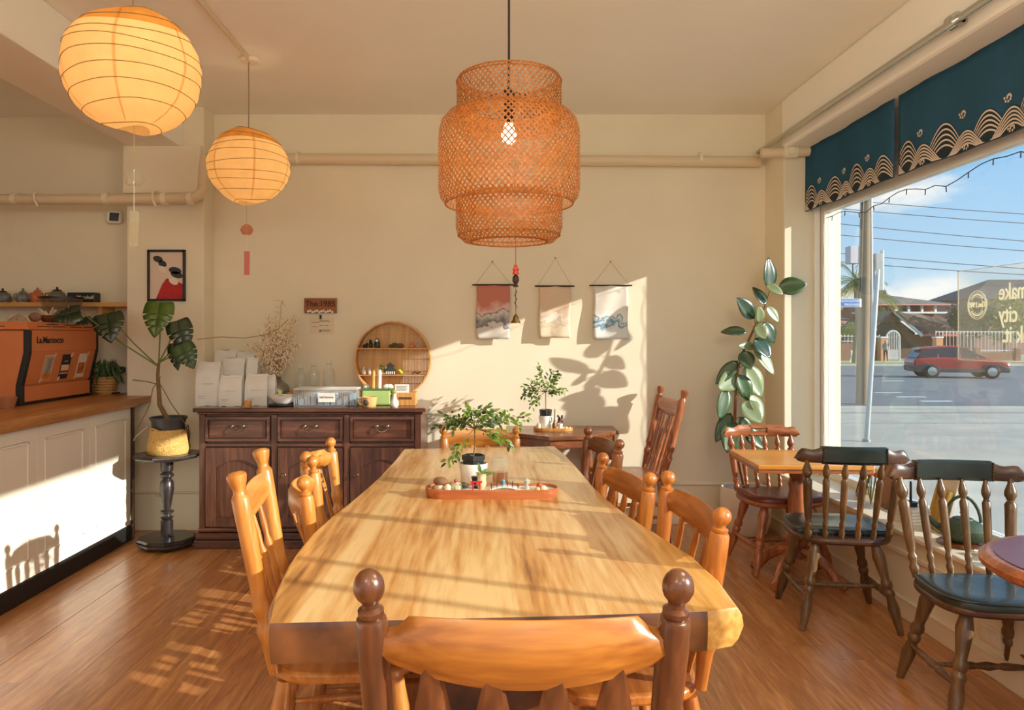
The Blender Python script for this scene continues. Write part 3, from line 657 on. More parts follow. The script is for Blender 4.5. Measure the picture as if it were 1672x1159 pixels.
# ================================================================ things on the sideboard
def coffee_bag(u0, u1, vt, Y, label, dep=.08, rz=0.0, z0=SZ):
    a, b = P(u0, 660, Y), P(u1, 660, Y); w = b.x - a.x; h = P(u0, vt, Y).z - z0; cx = (a.x + b.x) / 2
    t = thing('coffee_bag', label, 'bag', (cx, Y + dep / 2, z0), rz, 'white coffee bags on the sideboard')
    mb = MB(); n = 12; pts = []
    prof = [(0, 1, 1), (.03, 1.0, 1.0), (.45, 1.0, .95), (.72, .98, .80), (.88, .96, .45), (.94, .96, .10), (1, .95, .08)]
    vs = []; fs = []
    base = [(-1, -1), (-.5, -1.06), (0, -1.08), (.5, -1.06), (1, -1), (1.0, 0), (1, 1), (.5, 1.05), (0, 1.07), (-.5, 1.05), (-1, 1), (-1.0, 0)]
    for tz, kx, ky in prof:
        for bx, by in base:
            gx = bx * (1 - .12 * (1 - abs(by)) * (1 if tz < .9 else 0)) if abs(by) < .5 else bx
            vs.append((gx * w / 2 * kx, by * dep / 2 * ky, tz * h + .004 * math.sin(bx * 5 + tz * 9 + cx * 20)))
    for i in range(len(prof) - 1):
        for k in range(12): fs.append((i * 12 + k, i * 12 + (k + 1) % 12, (i + 1) * 12 + (k + 1) % 12, (i + 1) * 12 + k))
    fs += [tuple(reversed(range(12))), tuple((len(prof) - 1) * 12 + k for k in range(12))]
    mb.add(vs, fs).build('pouch', PAPERW, t, smooth=True)
    pr = MB(); yf = -dep / 2 * 1.09
    pr.box(-w * .22, w * .26, yf - .001, yf + .004, h * .50, h * .505); pr.box(-w * .38, -w * .05, yf - .001, yf + .006, h * .22, h * .228); pr.box(-w * .38, -w * .12, yf - .001, yf + .006, h * .17, h * .178)
    pr.build('print', mat('grey_print', (150, 148, 142), .7), t)
    box(-w * .47, w * .47, -.006, .006, h * .955, h * .97).build('seal', PAPERW, t)
    return t
coffee_bag(348, 384, 572, 5.16, 'white coffee bag at the back of the pile, left')
coffee_bag(384, 414, 574, 5.18, 'white coffee bag at the back of the pile, right')
coffee_bag(361, 398, 585, 5.04, 'white coffee bag in the middle row behind the smallest bag')
coffee_bag(401, 420, 584, 5.06, 'narrow white coffee bag turned sideways in the middle row')
coffee_bag(319, 358, 591, 4.90, 'tall white coffee bag at the left end of the sideboard')
coffee_bag(357, 394, 613, 4.86, 'short white coffee bag in front of the pile, left of two')
coffee_bag(399, 436, 611, 4.90, 'short white coffee bag in front of the pile, beside the vase')
coffee_bag(434, 449, 612, 4.96, 'slim white coffee bag leaning against the silver vase', .05)
# vase of dried stems
t = thing('dried_flower_vase', 'round silver vase holding dried beige twigs', 'vase', tuple(P(452, 656, 5.12)[:2]) + (SZ,))
MB().lathe((0, 0, 0), [(0, .0), (0, .045), (.01, .055), (.05, .082), (.09, .088), (.125, .075), (.15, .045), (.165, .028), (.18, .032), (.178, .026), (.15, .03)], 24).build('vase', mat('pewter', (150, 146, 136), .3, metal=.8, var=.2, scale=12), t, smooth=True)
DRY = mat('dried_stem', (176, 140, 92), .8); PUFF = mat('dried_petals', (240, 222, 192), .9, var=.15, scale=40)
tw = MB(); pf = MB(); vx, vy = t.location.x, t.location.y
rnd = random.Random(3)
tips = [(463, 490), (450, 510), (478, 515), (440, 520), (485, 522), (470, 530), (432, 530), (445, 540), (488, 560), (478, 548), (428, 548), (418, 560), (408, 562), (455, 535), (465, 550), (438, 560), (425, 575), (430, 590), (440, 600), (470, 585)]
for (u, v) in tips:
    q = P(u, v, 5.12) - Vector((vx, vy, SZ)); q.y = rnd.uniform(-.07, .07)
    p0 = Vector((0, 0, .15)); c1 = Vector((q.x * .25, q.y * .3, .15 + (q.z - .15) * .6))
    pts = [(p0 * (1 - s) * (1 - s) + c1 * 2 * s * (1 - s) + q * s * s) for s in [k / 8 for k in range(9)]]
    tw.tube(pts, [.0022 - .0002 * k for k in range(9)], 4)
    for k in range(60):
        s = .35 + .65 * rnd.random(); i = min(7, int(s * 8)); c = pts[i].lerp(pts[i + 1], s * 8 - i)
        o_ = Vector((rnd.gauss(0, .018), rnd.gauss(0, .018), rnd.gauss(0.004, .016))); e_ = c + o_
        tw.tube([c, e_], .0008, 3); pf.ball(e_, (.0055, .0055, .0075), 5, 3)
tw.build('dried_stems', DRY, t, kind='stuff'); pf.build('dried_petals', PUFF, t, kind='stuff', smooth=True)
tw = MB().tube([P(470, 522, 5.12), P(455, 537, 5.1), P(435, 546, 5.08), P(400, 552, 5.06), P(360, 550, 5.05), P(322, 554, 5.0)], .003, 5)
tw.build('bare_twig', DRY, None, label='long bare twig reaching from the dried bouquet across to the monstera', cat='twig')
# bamboo riser and glass bottles
a, b = P(470, 640, 5.2), P(588, 640, 5.2)
t = thing('bamboo_riser', 'low bamboo slatted riser under the glass bottles', 'riser', ((a.x + b.x) / 2, 5.19, SZ))
w = (b.x - a.x) / 2
for s in (-1, 1): box(s * (w - .01) - .01, s * (w - .01) + .01, -.1, .1, 0, .065).build('side', BAMBOO, t)
for k in range(7): box(-w, w, -.10 + .029 * k, -.10 + .029 * k + .026, .065, .073).build('slat', BAMBOO, t)
zr = SZ + .073
for i, (u, h, lab) in enumerate(((491, .165, 'left of three clear glass bottles behind the ribbed basket'), (512, .185, 'middle of three clear glass bottles behind the ribbed basket'), (537, .20, 'right and tallest of three clear glass bottles'))):
    p = P(u, 640, 5.19)
    t = thing('glass_bottle', lab, 'bottle', (p.x, 5.19, zr), 0, 'glass bottles on the riser')
    MB().lathe((0, 0, 0), [(0, 0), (0, .038), (.006, .042), (h * .68, .042), (h * .76, .038), (h * .84, .02), (h * .96, .018), (h, .022)], 20).build('bottle_body', CLEAR, t, smooth=True)
    MB().lathe((0, 0, 0), [(h - .012, .012), (h - .012, .016), (h + .02, .017), (h + .022, .0)], 14).build('stopper', CLEAR, t, smooth=True)
# ribbed clear basket with a card
p = P(533, 660, 4.88)
t = thing('ribbed_basket', 'clear ribbed basket with a white handwritten card', 'basket', (p.x, 4.92, SZ))
w, d_, h = .205, .075, .115
box(-w, w, -d_, d_, 0, .006).build('base', RIBGLASS, t)
k = 0
xk = -w
while xk < w - .006:
    box(xk, xk + .007, -d_, -d_ + .006, .006, h).build('rib', RIBGLASS, t, fix=False); xk += .0125
for s in (-1, 1): box(s * w - .003, s * w + .003, -d_, d_, .006, h).build('side_panel', RIBGLASS, t)
box(-w, w, d_ - .005, d_, .006, h).build('back_panel', RIBGLASS, t)
MB().tube([(-w, -d_, h), (w, -d_, h), (w, d_, h), (-w, d_, h)], .005, 6, True).build('rim', WHITE, t)
box(-.045, .065, -d_ - .008, -d_ - .004, .03, .09).build('card', WHITE, t)
mb = MB().text('Self Service', .020, .0005, Matrix.Translation((.01, -d_ - .0088, .062)) @ Matrix.Rotation(R(90), 4, 'X')); mb.build('card_lettering', INK, t)
for k in range(9): box(-.18 + .042 * k, -.15 + .042 * k, -.05, .05, .008, .045 + .02 * (k % 3)).build('napkin_pack', mat('blue_white_pack_%d' % k, (176 + 8 * (k % 4), 196, 214), .6), t)
# white bowl
p = P(459, 658, 4.86)
t = thing('white_bowl', 'wide white bowl on a black saucer beside the coffee bags', 'bowl', (p.x, 4.90, SZ))
MB().lathe((0, 0, 0), [(.0, 0), (.0, .085), (.008, .098), (.012, .095), (.01, 0)], 28).build('saucer', BLACK, t, smooth=True)
MB().lathe((0, 0, .01), [(0, 0), (0, .045), (.02, .07), (.05, .09), (.062, .094), (.06, .088), (.03, .07), (.01, 0)], 28).build('bowl', CERAMIC, t, smooth=True)
box(-.03, -.005, -.01, .015, .065, .105).build('tea_light', mat('pale_green_wax', (206, 216, 150), .5), t, bevel=.005)
p = P(405, 661, 4.82)
t = thing('wooden_block', 'little brown wooden block stand at the front of the sideboard', 'block', (p.x, 4.80, SZ))
box(-.026, .026, -.02, .02, 0, .012).build('base', BAMBOO, t, bevel=.002); box(-.014, .026, -.016, .016, .012, .045).build('cube', BAMBOO, t, bevel=.003)
# green tin with tubes
p = P(615, 655, 4.95)
t = thing('green_tin', 'pale green enamel tin holding tubes and packets', 'tin', (p.x, 4.99, SZ))
GRN = mat('pale_green_enamel', (176, 204, 124), .35)
MB().box(-.098, .098, -.06, .06, 0, .105).build('tin', GRN, t, bevel=.012); MB().box(-.102, .102, -.064, .064, .10, .112).build('rim', mat('deep_green_rim', (84, 120, 66), .35), t, bevel=.004)
for x, c in ((-.03, (206, 160, 84)), (.012, (236, 234, 226))): MB().turned((x, 0, .112), (x + .003, 0, .235), [(0, .014), (.9, .014), (.92, .011), (1, .011)], 12).build('tube_pack', mat('tube_%d' % c[2], c, .4), t, smooth=True)
for x in (-.075, .06, .08): MB().ball((x, .02, .118), (.026, .02, .02), 8, 6).build('tea_packet', PAPERW, t, smooth=True)
# mug and spatula jar
p = P(603, 657, 4.84)
t = thing('peach_mug', 'peach and grey mug in front of the green tin', 'mug', (p.x, 4.84, SZ))
MB().lathe((0, 0, 0), [(0, 0), (0, .04), (.005, .045), (.06, .05), (.066, .05), (.064, .045), (.01, .04), (.01, 0)], 24).build('cup', mat('peach_glaze', (226, 176, 116), .35, var=.15, scale=20), t, smooth=True)
MB().tube([(-.045, 0, .055), (-.068, 0, .06), (-.075, 0, .04), (-.062, 0, .018), (-.043, 0, .015)], .005, 8).build('handle', CERAMIC, t, smooth=True)
MB().ball((-.012, -.038, .032), (.022, .014, .024), 10, 6).build('cat_motif', mat('slate_motif', (74, 76, 70), .4), t, smooth=True)
p = P(644, 657, 4.83)
t = thing('white_bud_vase', 'small white bud vase at the right end of the sideboard', 'vase', (p.x, 4.83, SZ))
MB().lathe((0, 0, 0), [(0, 0), (0, .02), (.01, .028), (.035, .027), (.055, .014), (.08, .012), (.088, .016), (.086, .01), (.06, 0)], 18).build('body', CERAMIC, t, smooth=True)
MB().ball((-.008, 0, .098), (.02, .014, .014), 8, 6).build('sprig', mat('sprig_green', (120, 146, 60), .6), t, smooth=True)
p = P(664, 656, 4.98)
t = thing('bamboo_box', 'bamboo box with a slot handle and a white notice on top', 'box', (p.x, 4.99, SZ))
mb = MB().box(-.075, .065, -.07, .07, 0, .085); mb.build('box', BAMBOO, t, bevel=.003)
box(-.045, .04, -.0725, -.069, .042, .056).build('slot', mat('dark_slot', (96, 58, 26), .8), t)
cd = box(-.075, .02, -.05, -.046, .085, .14).build('notice', WHITE, t)
mb = MB()
for k in range(4): mb.box(-.065, .008 - .008 * (k % 2), -.0515, -.0502, .125 - .009 * k, .1275 - .009 * k)
mb.build('notice_lines', INK, cd)
MB().ball((-.02, 0, .105), (.05, .03, .025), 10, 6).build('packet_heap', CLEAR, t, smooth=True)

# round bamboo display shelf
BAMBOOP = wood('pale_bamboo_slat', (206, 150, 86), (240, 194, 126), None, 'z', 1.5, .5, .0)
cz = 1.19; rr = .27; cx = P(642.4, 588, 5.25).x
t = thing('round_bamboo_shelf', 'round bamboo display shelf standing on the sideboard', 'shelf', (cx, 5.25, SZ))
zc = cz - SZ + .012
rim = [(rr * math.cos(a), 0, zc + rr * math.sin(a)) for a in [2 * math.pi * k / 64 for k in range(64)]]
mb = MB(); vs = []; fs = []
for k in range(64):
    a = 2 * math.pi * k / 64
    for r_, y in ((rr, -.055), (rr, .055), (rr - .012, .055), (rr - .012, -.055)): vs.append((r_ * math.cos(a), y, zc + r_ * math.sin(a)))
for k in range(64):
    for j in range(4): fs.append((k * 4 + j, k * 4 + (j + 1) % 4, ((k + 1) % 64) * 4 + (j + 1) % 4, ((k + 1) % 64) * 4 + j))
mb.add(vs, fs).build('hoop', BAMBOO, t, smooth=True, bevel=.002)
mb = MB(); k = -rr + .016
while k < rr - .012:
    hh = math.sqrt((rr - .012) ** 2 - k * k)
    mb.box(k - .0038, k + .0038, .046, .052, zc - hh, zc + hh); k += .0105
mb.build('slat_back', BAMBOOP, t, kind='stuff')
mb = MB()
for q in range(-11, 12):
    z = q * .022
    hh = math.sqrt((rr - .012) ** 2 - z * z)
    if q % 4 == 0: mb.box(-hh, hh, .052, .056, zc + z - .004, zc + z + .004)
mb.build('cross_slats', BAMBOOP, t, kind='stuff')
Z1, Z2 = 1.283, 1.095
for z in (Z1, Z2):
    dz = z - SZ - zc; hh = math.sqrt((rr - .01) ** 2 - dz * dz)
    box(-hh, hh, -.05, .046, z - SZ - .007, z - SZ).build('shelf_board', BAMBOO, t)
def fig(name, label, cat, u, z, parts, Y=5.23, group='ornaments on the round shelf'):
    x = P(u, 588, 5.25).x; t = thing(name, label, cat, (x, Y, z), 0, group)
    for nm, fn, m in parts: fn(MB()).build(nm, m, t, smooth=True)
    return t
NAVY = mat('navy_glaze', (26, 34, 42), .3); DGR = mat('dark_green_glaze', (26, 54, 34), .35); PINKG = mat('pink_glaze', (196, 128, 104), .45); LILAC = mat('grey_lilac', (170, 158, 160), .5)
fig('figurine', 'low dark figurine at the left end of the upper round shelf', 'figurine', 597, Z1, [('body', lambda m: m.ball((0, 0, .012), (.018, .014, .014)), NAVY), ('head', lambda m: m.ball((.012, 0, .028), (.009, .009, .009)), NAVY)])
fig('figurine', 'dark navy figurine beside the round-faced one, upper round shelf', 'figurine', 606, Z1, [('body', lambda m: m.ball((0, 0, .02), (.016, .014, .022)), NAVY), ('head', lambda m: m.ball((0, 0, .048), (.011, .011, .012)), NAVY)])
fig('figurine', 'dark green round-bottomed doll with a white face, upper round shelf', 'figurine', 616.5, Z1, [('body', lambda m: m.lathe((0, 0, 0), [(0, 0), (0, .016), (.015, .022), (.035, .02), (.05, .017), (.062, .013), (.07, 0)], 16), DGR), ('face', lambda m: m.ball((0, -.012, .05), (.011, .007, .013)), CERAMIC)])
MOSS = mat('moss_tuft', (84, 92, 48), .9, var=.4, scale=70, bump=.8, bscale=120)
fig('moss_ornament', 'mossy driftwood ornament in the middle of the upper round shelf', 'ornament', 645, Z1, [('moss', lambda m: m.ball((0, 0, .018), (.028, .018, .02)).ball((-.028, 0, .012), (.018, .014, .014)), MOSS), ('driftwood', lambda m: m.ball((.038, 0, .016), (.028, .014, .018)), mat('driftwood', (104, 78, 56), .8))])
fig('figurine', 'pink seated figurine near the right of the upper round shelf', 'figurine', 673, Z1, [('body', lambda m: m.ball((0, 0, .014), (.018, .014, .015)), PINKG), ('head', lambda m: m.ball((0, 0, .036), (.012, .012, .012)), PINKG)])
fig('figurine', 'grey lilac figurine at the right end of the upper round shelf', 'figurine', 683, Z1, [('body', lambda m: m.ball((0, 0, .016), (.013, .012, .017)), LILAC), ('head', lambda m: m.ball((0, 0, .038), (.009, .009, .010)), LILAC)])
fig('figurine', 'white bird-like figurine at the left of the lower round shelf', 'figurine', 595, Z2, [('body', lambda m: m.ball((0, 0, .018), (.016, .013, .019)), CERAMIC), ('head', lambda m: m.ball((0, 0, .042), (.009, .009, .011)), CERAMIC)])
fig('figurine', 'second white figurine from the left on the lower round shelf', 'figurine', 604, Z2, [('body', lambda m: m.ball((0, 0, .017), (.012, .011, .018)), CERAMIC), ('head', lambda m: m.ball((0, 0, .038), (.008, .008, .010)), CERAMIC)])
def pag(m):
    m.box(-.034, .034, -.016, .016, 0, .028).prism([(-.045, .028), (.045, .028), (.026, .048), (-.026, .048)], -.02, .02, Matrix.Rotation(R(90), 4, 'X')).box(-.022, .022, -.012, .012, .048, .060).prism([(-.034, .06), (.034, .06), (.0, .085)], -.016, .016, Matrix.Rotation(R(90), 4, 'X'))
    return m
fig('castle_model', 'black and white miniature castle on the lower round shelf', 'ornament', 638, Z2, [('castle', pag, mat('castle_grey', (62, 60, 58), .5)), ('walls', lambda m: [m.box(-.03 + .014 * k, -.022 + .014 * k, -.0175, -.0155, .004, .024) for k in range(5)] and m, CERAMIC)])
LIME = mat('lime_leaf', (176, 200, 40), .6); LEAFD = mat('small_plant_green', (110, 130, 60), .7)
fig('miniature_plant', 'pale green miniature plant left of the castle on the round shelf', 'plant', 624, Z2, [('tuft', lambda m: [m.ball((rnd.gauss(0, .012), rnd.gauss(0, .006), .02 + rnd.random() * .045), (.009, .006, .009), 6, 4) for _ in range(16)] and m, LEAFD)])
fig('miniature_plant', 'bright lime miniature plant right of the castle on the round shelf', 'plant', 654, Z2, [('tuft', lambda m: [m.ball((rnd.gauss(0, .008), rnd.gauss(0, .005), .01 + rnd.random() * .03), (.008, .005, .008), 6, 4) for _ in range(10)] and m, LIME)])
fig('driftwood_ornament', 'brown driftwood bits at the right of the lower round shelf', 'ornament', 680, Z2, [('driftwood', lambda m: m.tube([(-.03, 0, .006), (-.01, 0, .018), (.01, 0, .008), (.03, 0, .02)], .006, 6), mat('driftwood_dark', (92, 58, 40), .8))])

# ================================================================ things on the back wall
p = P(524, 499, YB)
t = thing('wooden_sign', 'small carved wooden name sign on the back wall', 'sign', (p.x, YB - .012, p.z))
box(-.116, .116, -.012, .012, -.054, .054).build('board', wood('sign_wood', (128, 72, 36), (166, 104, 58), None, 'x', 1, .6, 0), t, bevel=.002)
MB().text('The.1985', .058, .001, Matrix.Translation((0, -.0135, .012)) @ Matrix.Rotation(R(90), 4, 'X')).build('lettering', mat('burnt_lettering', (56, 28, 14), .7), t)
mb = MB()
for k in range(12): mb.ball((-.088 + .016 * k, -.012, -.043 + .006 * math.sin(k * 2.1)), (.009, .004, .009), 8, 5)
mb.build('shell_trim', CERAMIC, t, smooth=True)
p = P(526, 531, YB)
t = thing('wall_notice', 'thin paper notice clipped under the wooden name sign', 'notice', (p.x, YB - .003, p.z))
box(-.09, .085, -.001, .002, -.062, .058).build('sheet', mat('notice_paper', (232, 218, 190), .8), t)
mb = MB()
for (x0, x1, z) in ((-.02, .05, .034), (-.02, .06, .026), (-.02, .01, -.002), (0.02, .045, -.004), (-.07, -.03, -.012), (-.01, .06, -.036), (-.02, .06, -.044), (-.075, -.02, .02)): mb.box(x0, x1, -.002, -.0008, z, z + .003)
mb.build('notice_lines', mat('grey_ink', (110, 96, 78), .7), t)
box(-.016, -.002, -.012, .0, .045, .075).build('clip', BLACK, t); box(-.018, -.01, -.0025, -.001, -.048, -.034).build('stamp', BLACK, t)
# three hangings: cloth, rod and string (their pictures are plain stand-ins)
def cloth_mat(name, top, low, line, split=.42, waves=7):
    m, t, b = base_mat(name); b.inputs['Roughness'].default_value = .8
    tcn = N(t, 'ShaderNodeTexCoord'); sp = N(t, 'ShaderNodeSeparateXYZ'); t.links.new(tcn.outputs['Object'], sp.inputs[0])
    nn_ = N(t, 'ShaderNodeTexNoise'); nn_.inputs['Scale'].default_value = waves; nn_.inputs['Detail'].default_value = 3; t.links.new(tcn.outputs['Object'], nn_.inputs[0])
    ad = N(t, 'ShaderNodeMath', operation='MULTIPLY_ADD'); ad.inputs[1].default_value = .28; t.links.new(nn_.outputs[0], ad.inputs[0]); t.links.new(sp.outputs[2], ad.inputs[2])
    r = N(t, 'ShaderNodeValToRGB'); el = r.color_ramp.elements; mr = N(t, 'ShaderNodeMapRange'); mr.inputs[1].default_value = -.26; mr.inputs[2].default_value = .14; t.links.new(ad.outputs[0], mr.inputs[0])
    el[0].position = 0; el[0].color = rgb(*low); el[1].position = 1; el[1].color = rgb(*top)
    for q, c in ((.22, low), (.26, line), (split - .04, low), (split, line), (split + .03, tuple(min(255, int(a * .5 + 128)) for a in top)), (split + .2, top)): z = el.new(q); z.color = rgb(*c)
    t.links.new(mr.outputs[0], r.inputs[0]); t.links.new(r.outputs[0], b.inputs['Base Color'])
    return m
def hanging(label, u0, u1, vt, vb, nu, nv, m, curl):
    a, b_ = P(u0, vt, YB - .03), P(u1, vb, YB - .03); nail = P(nu, nv, YB - .02)
    t = thing('wall_hanging', label, 'wall hanging', (nail.x, YB, nail.z), 0, 'cloth hangings on the back wall'); L0 = Vector(t.location)
    w = b_.x - a.x; h = a.z - b_.z; cx = (a.x + b_.x) / 2 - L0.x; z0 = a.z - L0.z
    def fn(s, q): return Vector((-w / 2 + w * s + .004 * math.sin(q * 7), .004 * math.sin(s * 9 + q * 5) - curl * q * q * (.4 + s * .6), -h * q - .006 * s * curl * 20))
    MB().grid(14, 18, fn).build('cloth', m, t, loc=(cx, -.034, z0), smooth=True, solid=.0015)
    MB().tube([(cx - w / 2 - .03, -.034, z0), (cx + w / 2 + .03, -.034, z0)], .0055, 8).build('rod', mat('dark_rod', (58, 40, 28), .5), t, smooth=True)
    MB().tube([(cx - w / 2 - .01, -.034, z0), (0, -.012, 0), (cx + w / 2 + .01, -.034, z0)], .0016, 5).build('string', CORD, t)
    MB().turned((0, 0, 0), (0, -.018, 0), [(0, .003), (.8, .003), (.85, .006), (1, .005)], 8).build('nail', BRASS, t, smooth=True)
    return t
hanging('dusty pink cloth hanging with a pale wavy lower edge, left of three', 778, 832, 465, 553, 804, 427, cloth_mat('pink_hanging', (196, 122, 104), (212, 206, 196), (110, 112, 116), .5, 9), .02)
hanging('plain pale beige cloth hanging, middle of three', 880, 931, 467, 551, 907, 421, cloth_mat('beige_hanging', (222, 196, 166), (230, 214, 186), (206, 184, 160), .35, 12), .03)
hanging('white and blue cloth hanging, right of three', 969, 1025, 466, 553, 997, 427, cloth_mat('blue_hanging', (226, 222, 212), (226, 230, 228), (90, 150, 180), .38, 10), .02)
# framed picture on the column
p = P(273, 450, YC)
t = thing('framed_picture', 'black framed red and grey abstract print on the column', 'picture', (p.x, YC, p.z))
w, h = .132, .18
for nm, q in (('frame_rail', (-w, w, h - .016, h)), ('frame_rail', (-w, w, -h, -h + .016)), ('frame_stile', (-w, -w + .016, -h, h)), ('frame_stile', (w - .016, w, -h, h))): box(q[0], q[1], -.022, 0, q[2], q[3]).build(nm, BLACK, t, bevel=.002)
box(-w + .014, w - .014, -.010, -.006, -h + .014, h - .014).build('print', mat('print_ground', (226, 204, 186), .7), t)
RED = mat('print_red', (186, 34, 34), .6, var=.15, scale=30); DK = mat('print_dark', (52, 54, 60), .6, var=.2, scale=30); PAL = mat('print_pale', (236, 220, 204), .6)
def blob(name, pts, y, m): MB().prism(pts, 0, .0012, Matrix.Translation((0, y, 0)) @ Matrix.Rotation(R(90), 4, 'X')).build(name, m, t)
def ell(cx, cz, a, b, rot=0, n=18): return [(cx + a * math.cos(q) * math.cos(rot) - b * math.sin(q) * math.sin(rot), cz + a * math.cos(q) * math.sin(rot) + b * math.sin(q) * math.cos(rot)) for q in [2 * math.pi * k / n for k in range(n)]]
blob('red_field', [(-.075, -.165), (-.03, -.06), (.0, -.02), (.05, -.03), (.115, -.06), (.115, -.165)], -.0102, RED)
for q in ((-.06, .115, .035, .022, -.3), (-.028, .082, .03, .022, -.4), (.06, .035, .045, .024, -.2), (.072, .005, .045, .022, -.3)): blob('dark_form', ell(*q), -.0112, DK)
for q in ((-.03, .045, .03, .02, -.6), (.05, -.04, .035, .022, -.5)): blob('pale_form', ell(*q), -.0118, PAL)
# security camera
p = P(187, 355, 5.40)
t = thing('security_camera', 'white square security camera on the kitchen wall', 'camera', tuple(p), R(20))
MB().box(-.052, .052, -.03, .03, -.046, .046).build('housing', WHITE, t, bevel=.02)
MB().prism([(-.032, -.03), (.028, -.03), (.034, .03), (-.028, .03)], 0, .003, Matrix.Translation((0, -.031, 0)) @ Matrix.Rotation(R(90), 4, 'X')).build('lens_face', BLACK, t, bevel=.001)
MB().tube([(0, .03, 0), (0, .07, -.0)], .016, 10).build('mount', WHITE, t, smooth=True)
# ================================================================ lamps
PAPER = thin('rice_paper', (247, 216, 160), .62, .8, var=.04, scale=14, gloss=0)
PAPERTOP = thin('rice_paper_top', (226, 164, 86), .38, .8, var=.10, scale=14, gloss=0)  # top band of the lantern: darker, more orange, less translucent
WIRE = mat('bamboo_wire', (150, 112, 58), .6)
def lantern(label, u, v, Y, watts, chime, tilt=0.0, hang=True):
    c = P(u, v, Y); rr, hz = .235, .215
    t = thing('paper_lantern', label, 'lantern', tuple(c), tilt, 'round paper lanterns')
    rl = random.Random(int(u))
    nb = 9; n = 40
    def rad(q): return rr * math.sqrt(max(0, 1 - (q * .985) ** 2)) ** 1.0
    def pt(a, q):   # q -1..1 height; small creases between the hoops
        r_ = rad(q); sag = 1 - .012 * abs(math.sin((q + 1) * nb / 2 * math.pi)); wob = 1 + .008 * math.sin(7 * a + q * 9)
        return Vector((r_ * math.cos(a) * sag * wob, r_ * math.sin(a) * sag * wob, q * hz + .007 * math.sin(a * 2 + q * 3)))
    q0, q1, qs = -.985, .96, .56
    m1 = MB().grid(n, 30, lambda s, q: pt(2 * math.pi * s, q0 + (qs - q0) * q)); m1.build('shade', PAPER, t, smooth=True)
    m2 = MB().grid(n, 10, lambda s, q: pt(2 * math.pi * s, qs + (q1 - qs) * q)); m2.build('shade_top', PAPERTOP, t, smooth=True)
    for k in range(nb):
        q = -.92 + 1.84 * k / (nb - 1); ph = rl.uniform(0, 6.28); ti = rl.uniform(.02, .07)
        MB().tube([pt(a, max(-.96, min(.96, q + ti * math.sin(a + ph)))) * 1.006 for a in [2 * math.pi * j / n for j in range(n)]], .0014, 4, True).build('hoop', WIRE, t)
    for j in range(6):
        a = 2 * math.pi * (j + .3) / 6
        MB().grid(1, 16, lambda s, q: pt(a + (s - .5) * .05, -.93 + 1.86 * q) * .995).build('paper_seam', PAPER, t)
    zc = CZ - c.z
    MB().tube([(0, 0, hz * .9), (.004, 0, (hz + zc) / 2), (0, 0, zc)], .003, 6).build('cord', mat('grey_flex', (150, 130, 100), .7), t)
    MB().lathe((0, 0, 0), [(hz * .2, 0), (hz * .2, .018), (hz * .55, .02), (hz * .95, .016), (hz * .98, 0)], 12).build('lampholder', WHITE, t, smooth=True)
    MB().tube([(-.06, 0, hz * .95), (0, 0, hz * 1.0), (.06, 0, hz * .95)], .002, 5).build('wire_hanger', WIRE, t)
    ld = bpy.data.lights.new('lantern_bulb', 'POINT'); ld.energy = watts; ld.color = (1, .80, .50); ld.shadow_soft_size = .035
    lo = bpy.data.objects.new('lantern_bulb', ld); COL.objects.link(lo); lo.parent = t; lo.location = (.02, -.03, .02)
    return t, c
LW = .95
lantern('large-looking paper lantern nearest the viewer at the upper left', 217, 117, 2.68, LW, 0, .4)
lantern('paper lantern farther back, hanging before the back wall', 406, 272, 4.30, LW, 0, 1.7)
# glass wind chimes below the lanterns
def glass_chime(label, u, v, Y, cap, strip, vs0, vs1, top_v):
    c = P(u, v, Y); t = thing('wind_chime', label, 'wind chime', tuple(c), 0, 'wind chimes under the lamps')
    zt = P(u, top_v, Y).z - c.z
    MB().tube([(0, 0, zt), (0, 0, .035)], .0012, 5).build('cord', CORD, t)
    MB().lathe((0, 0, 0), [(-.026, .018), (-.022, .027), (0, .038), (.022, .03), (.034, .012), (.038, 0)], 20).build('glass_bell', cap, t, smooth=True)
    z0, z1 = P(u, vs0, Y).z - c.z, P(u, vs1, Y).z - c.z
    MB().tube([(0, 0, .03), (0, 0, z0)], .001, 5).build('inner_cord', WHITE, t)
    MB().tube([(0, 0, -.028), (0, 0, -.018)], .005, 8).build('clapper', CLEAR, t)
    w = .0165
    MB().grid(2, 6, lambda s, q: Vector((-w + 2 * w * s, .003 * math.sin(q * 4 + s), z0 + (z1 - z0) * q))).build('paper_strip', strip, t, solid=.0008)
    return t
PINKGLASS = see_through('pink_glass', (.9, .66, .58), .2, (220, 130, 110))
glass_chime('clear glass wind chime under the nearer paper lantern', 219, 291, 2.68, CLEAR, see_through('vellum_strip', (.9, .9, .88), .35, (220, 206, 170)), 345, 402, 100)
glass_chime('pink glass wind chime under the farther paper lantern', 403, 376, 4.30, PINKGLASS, thin('pink_paper', (224, 132, 118), .3), 410, 449, 262)
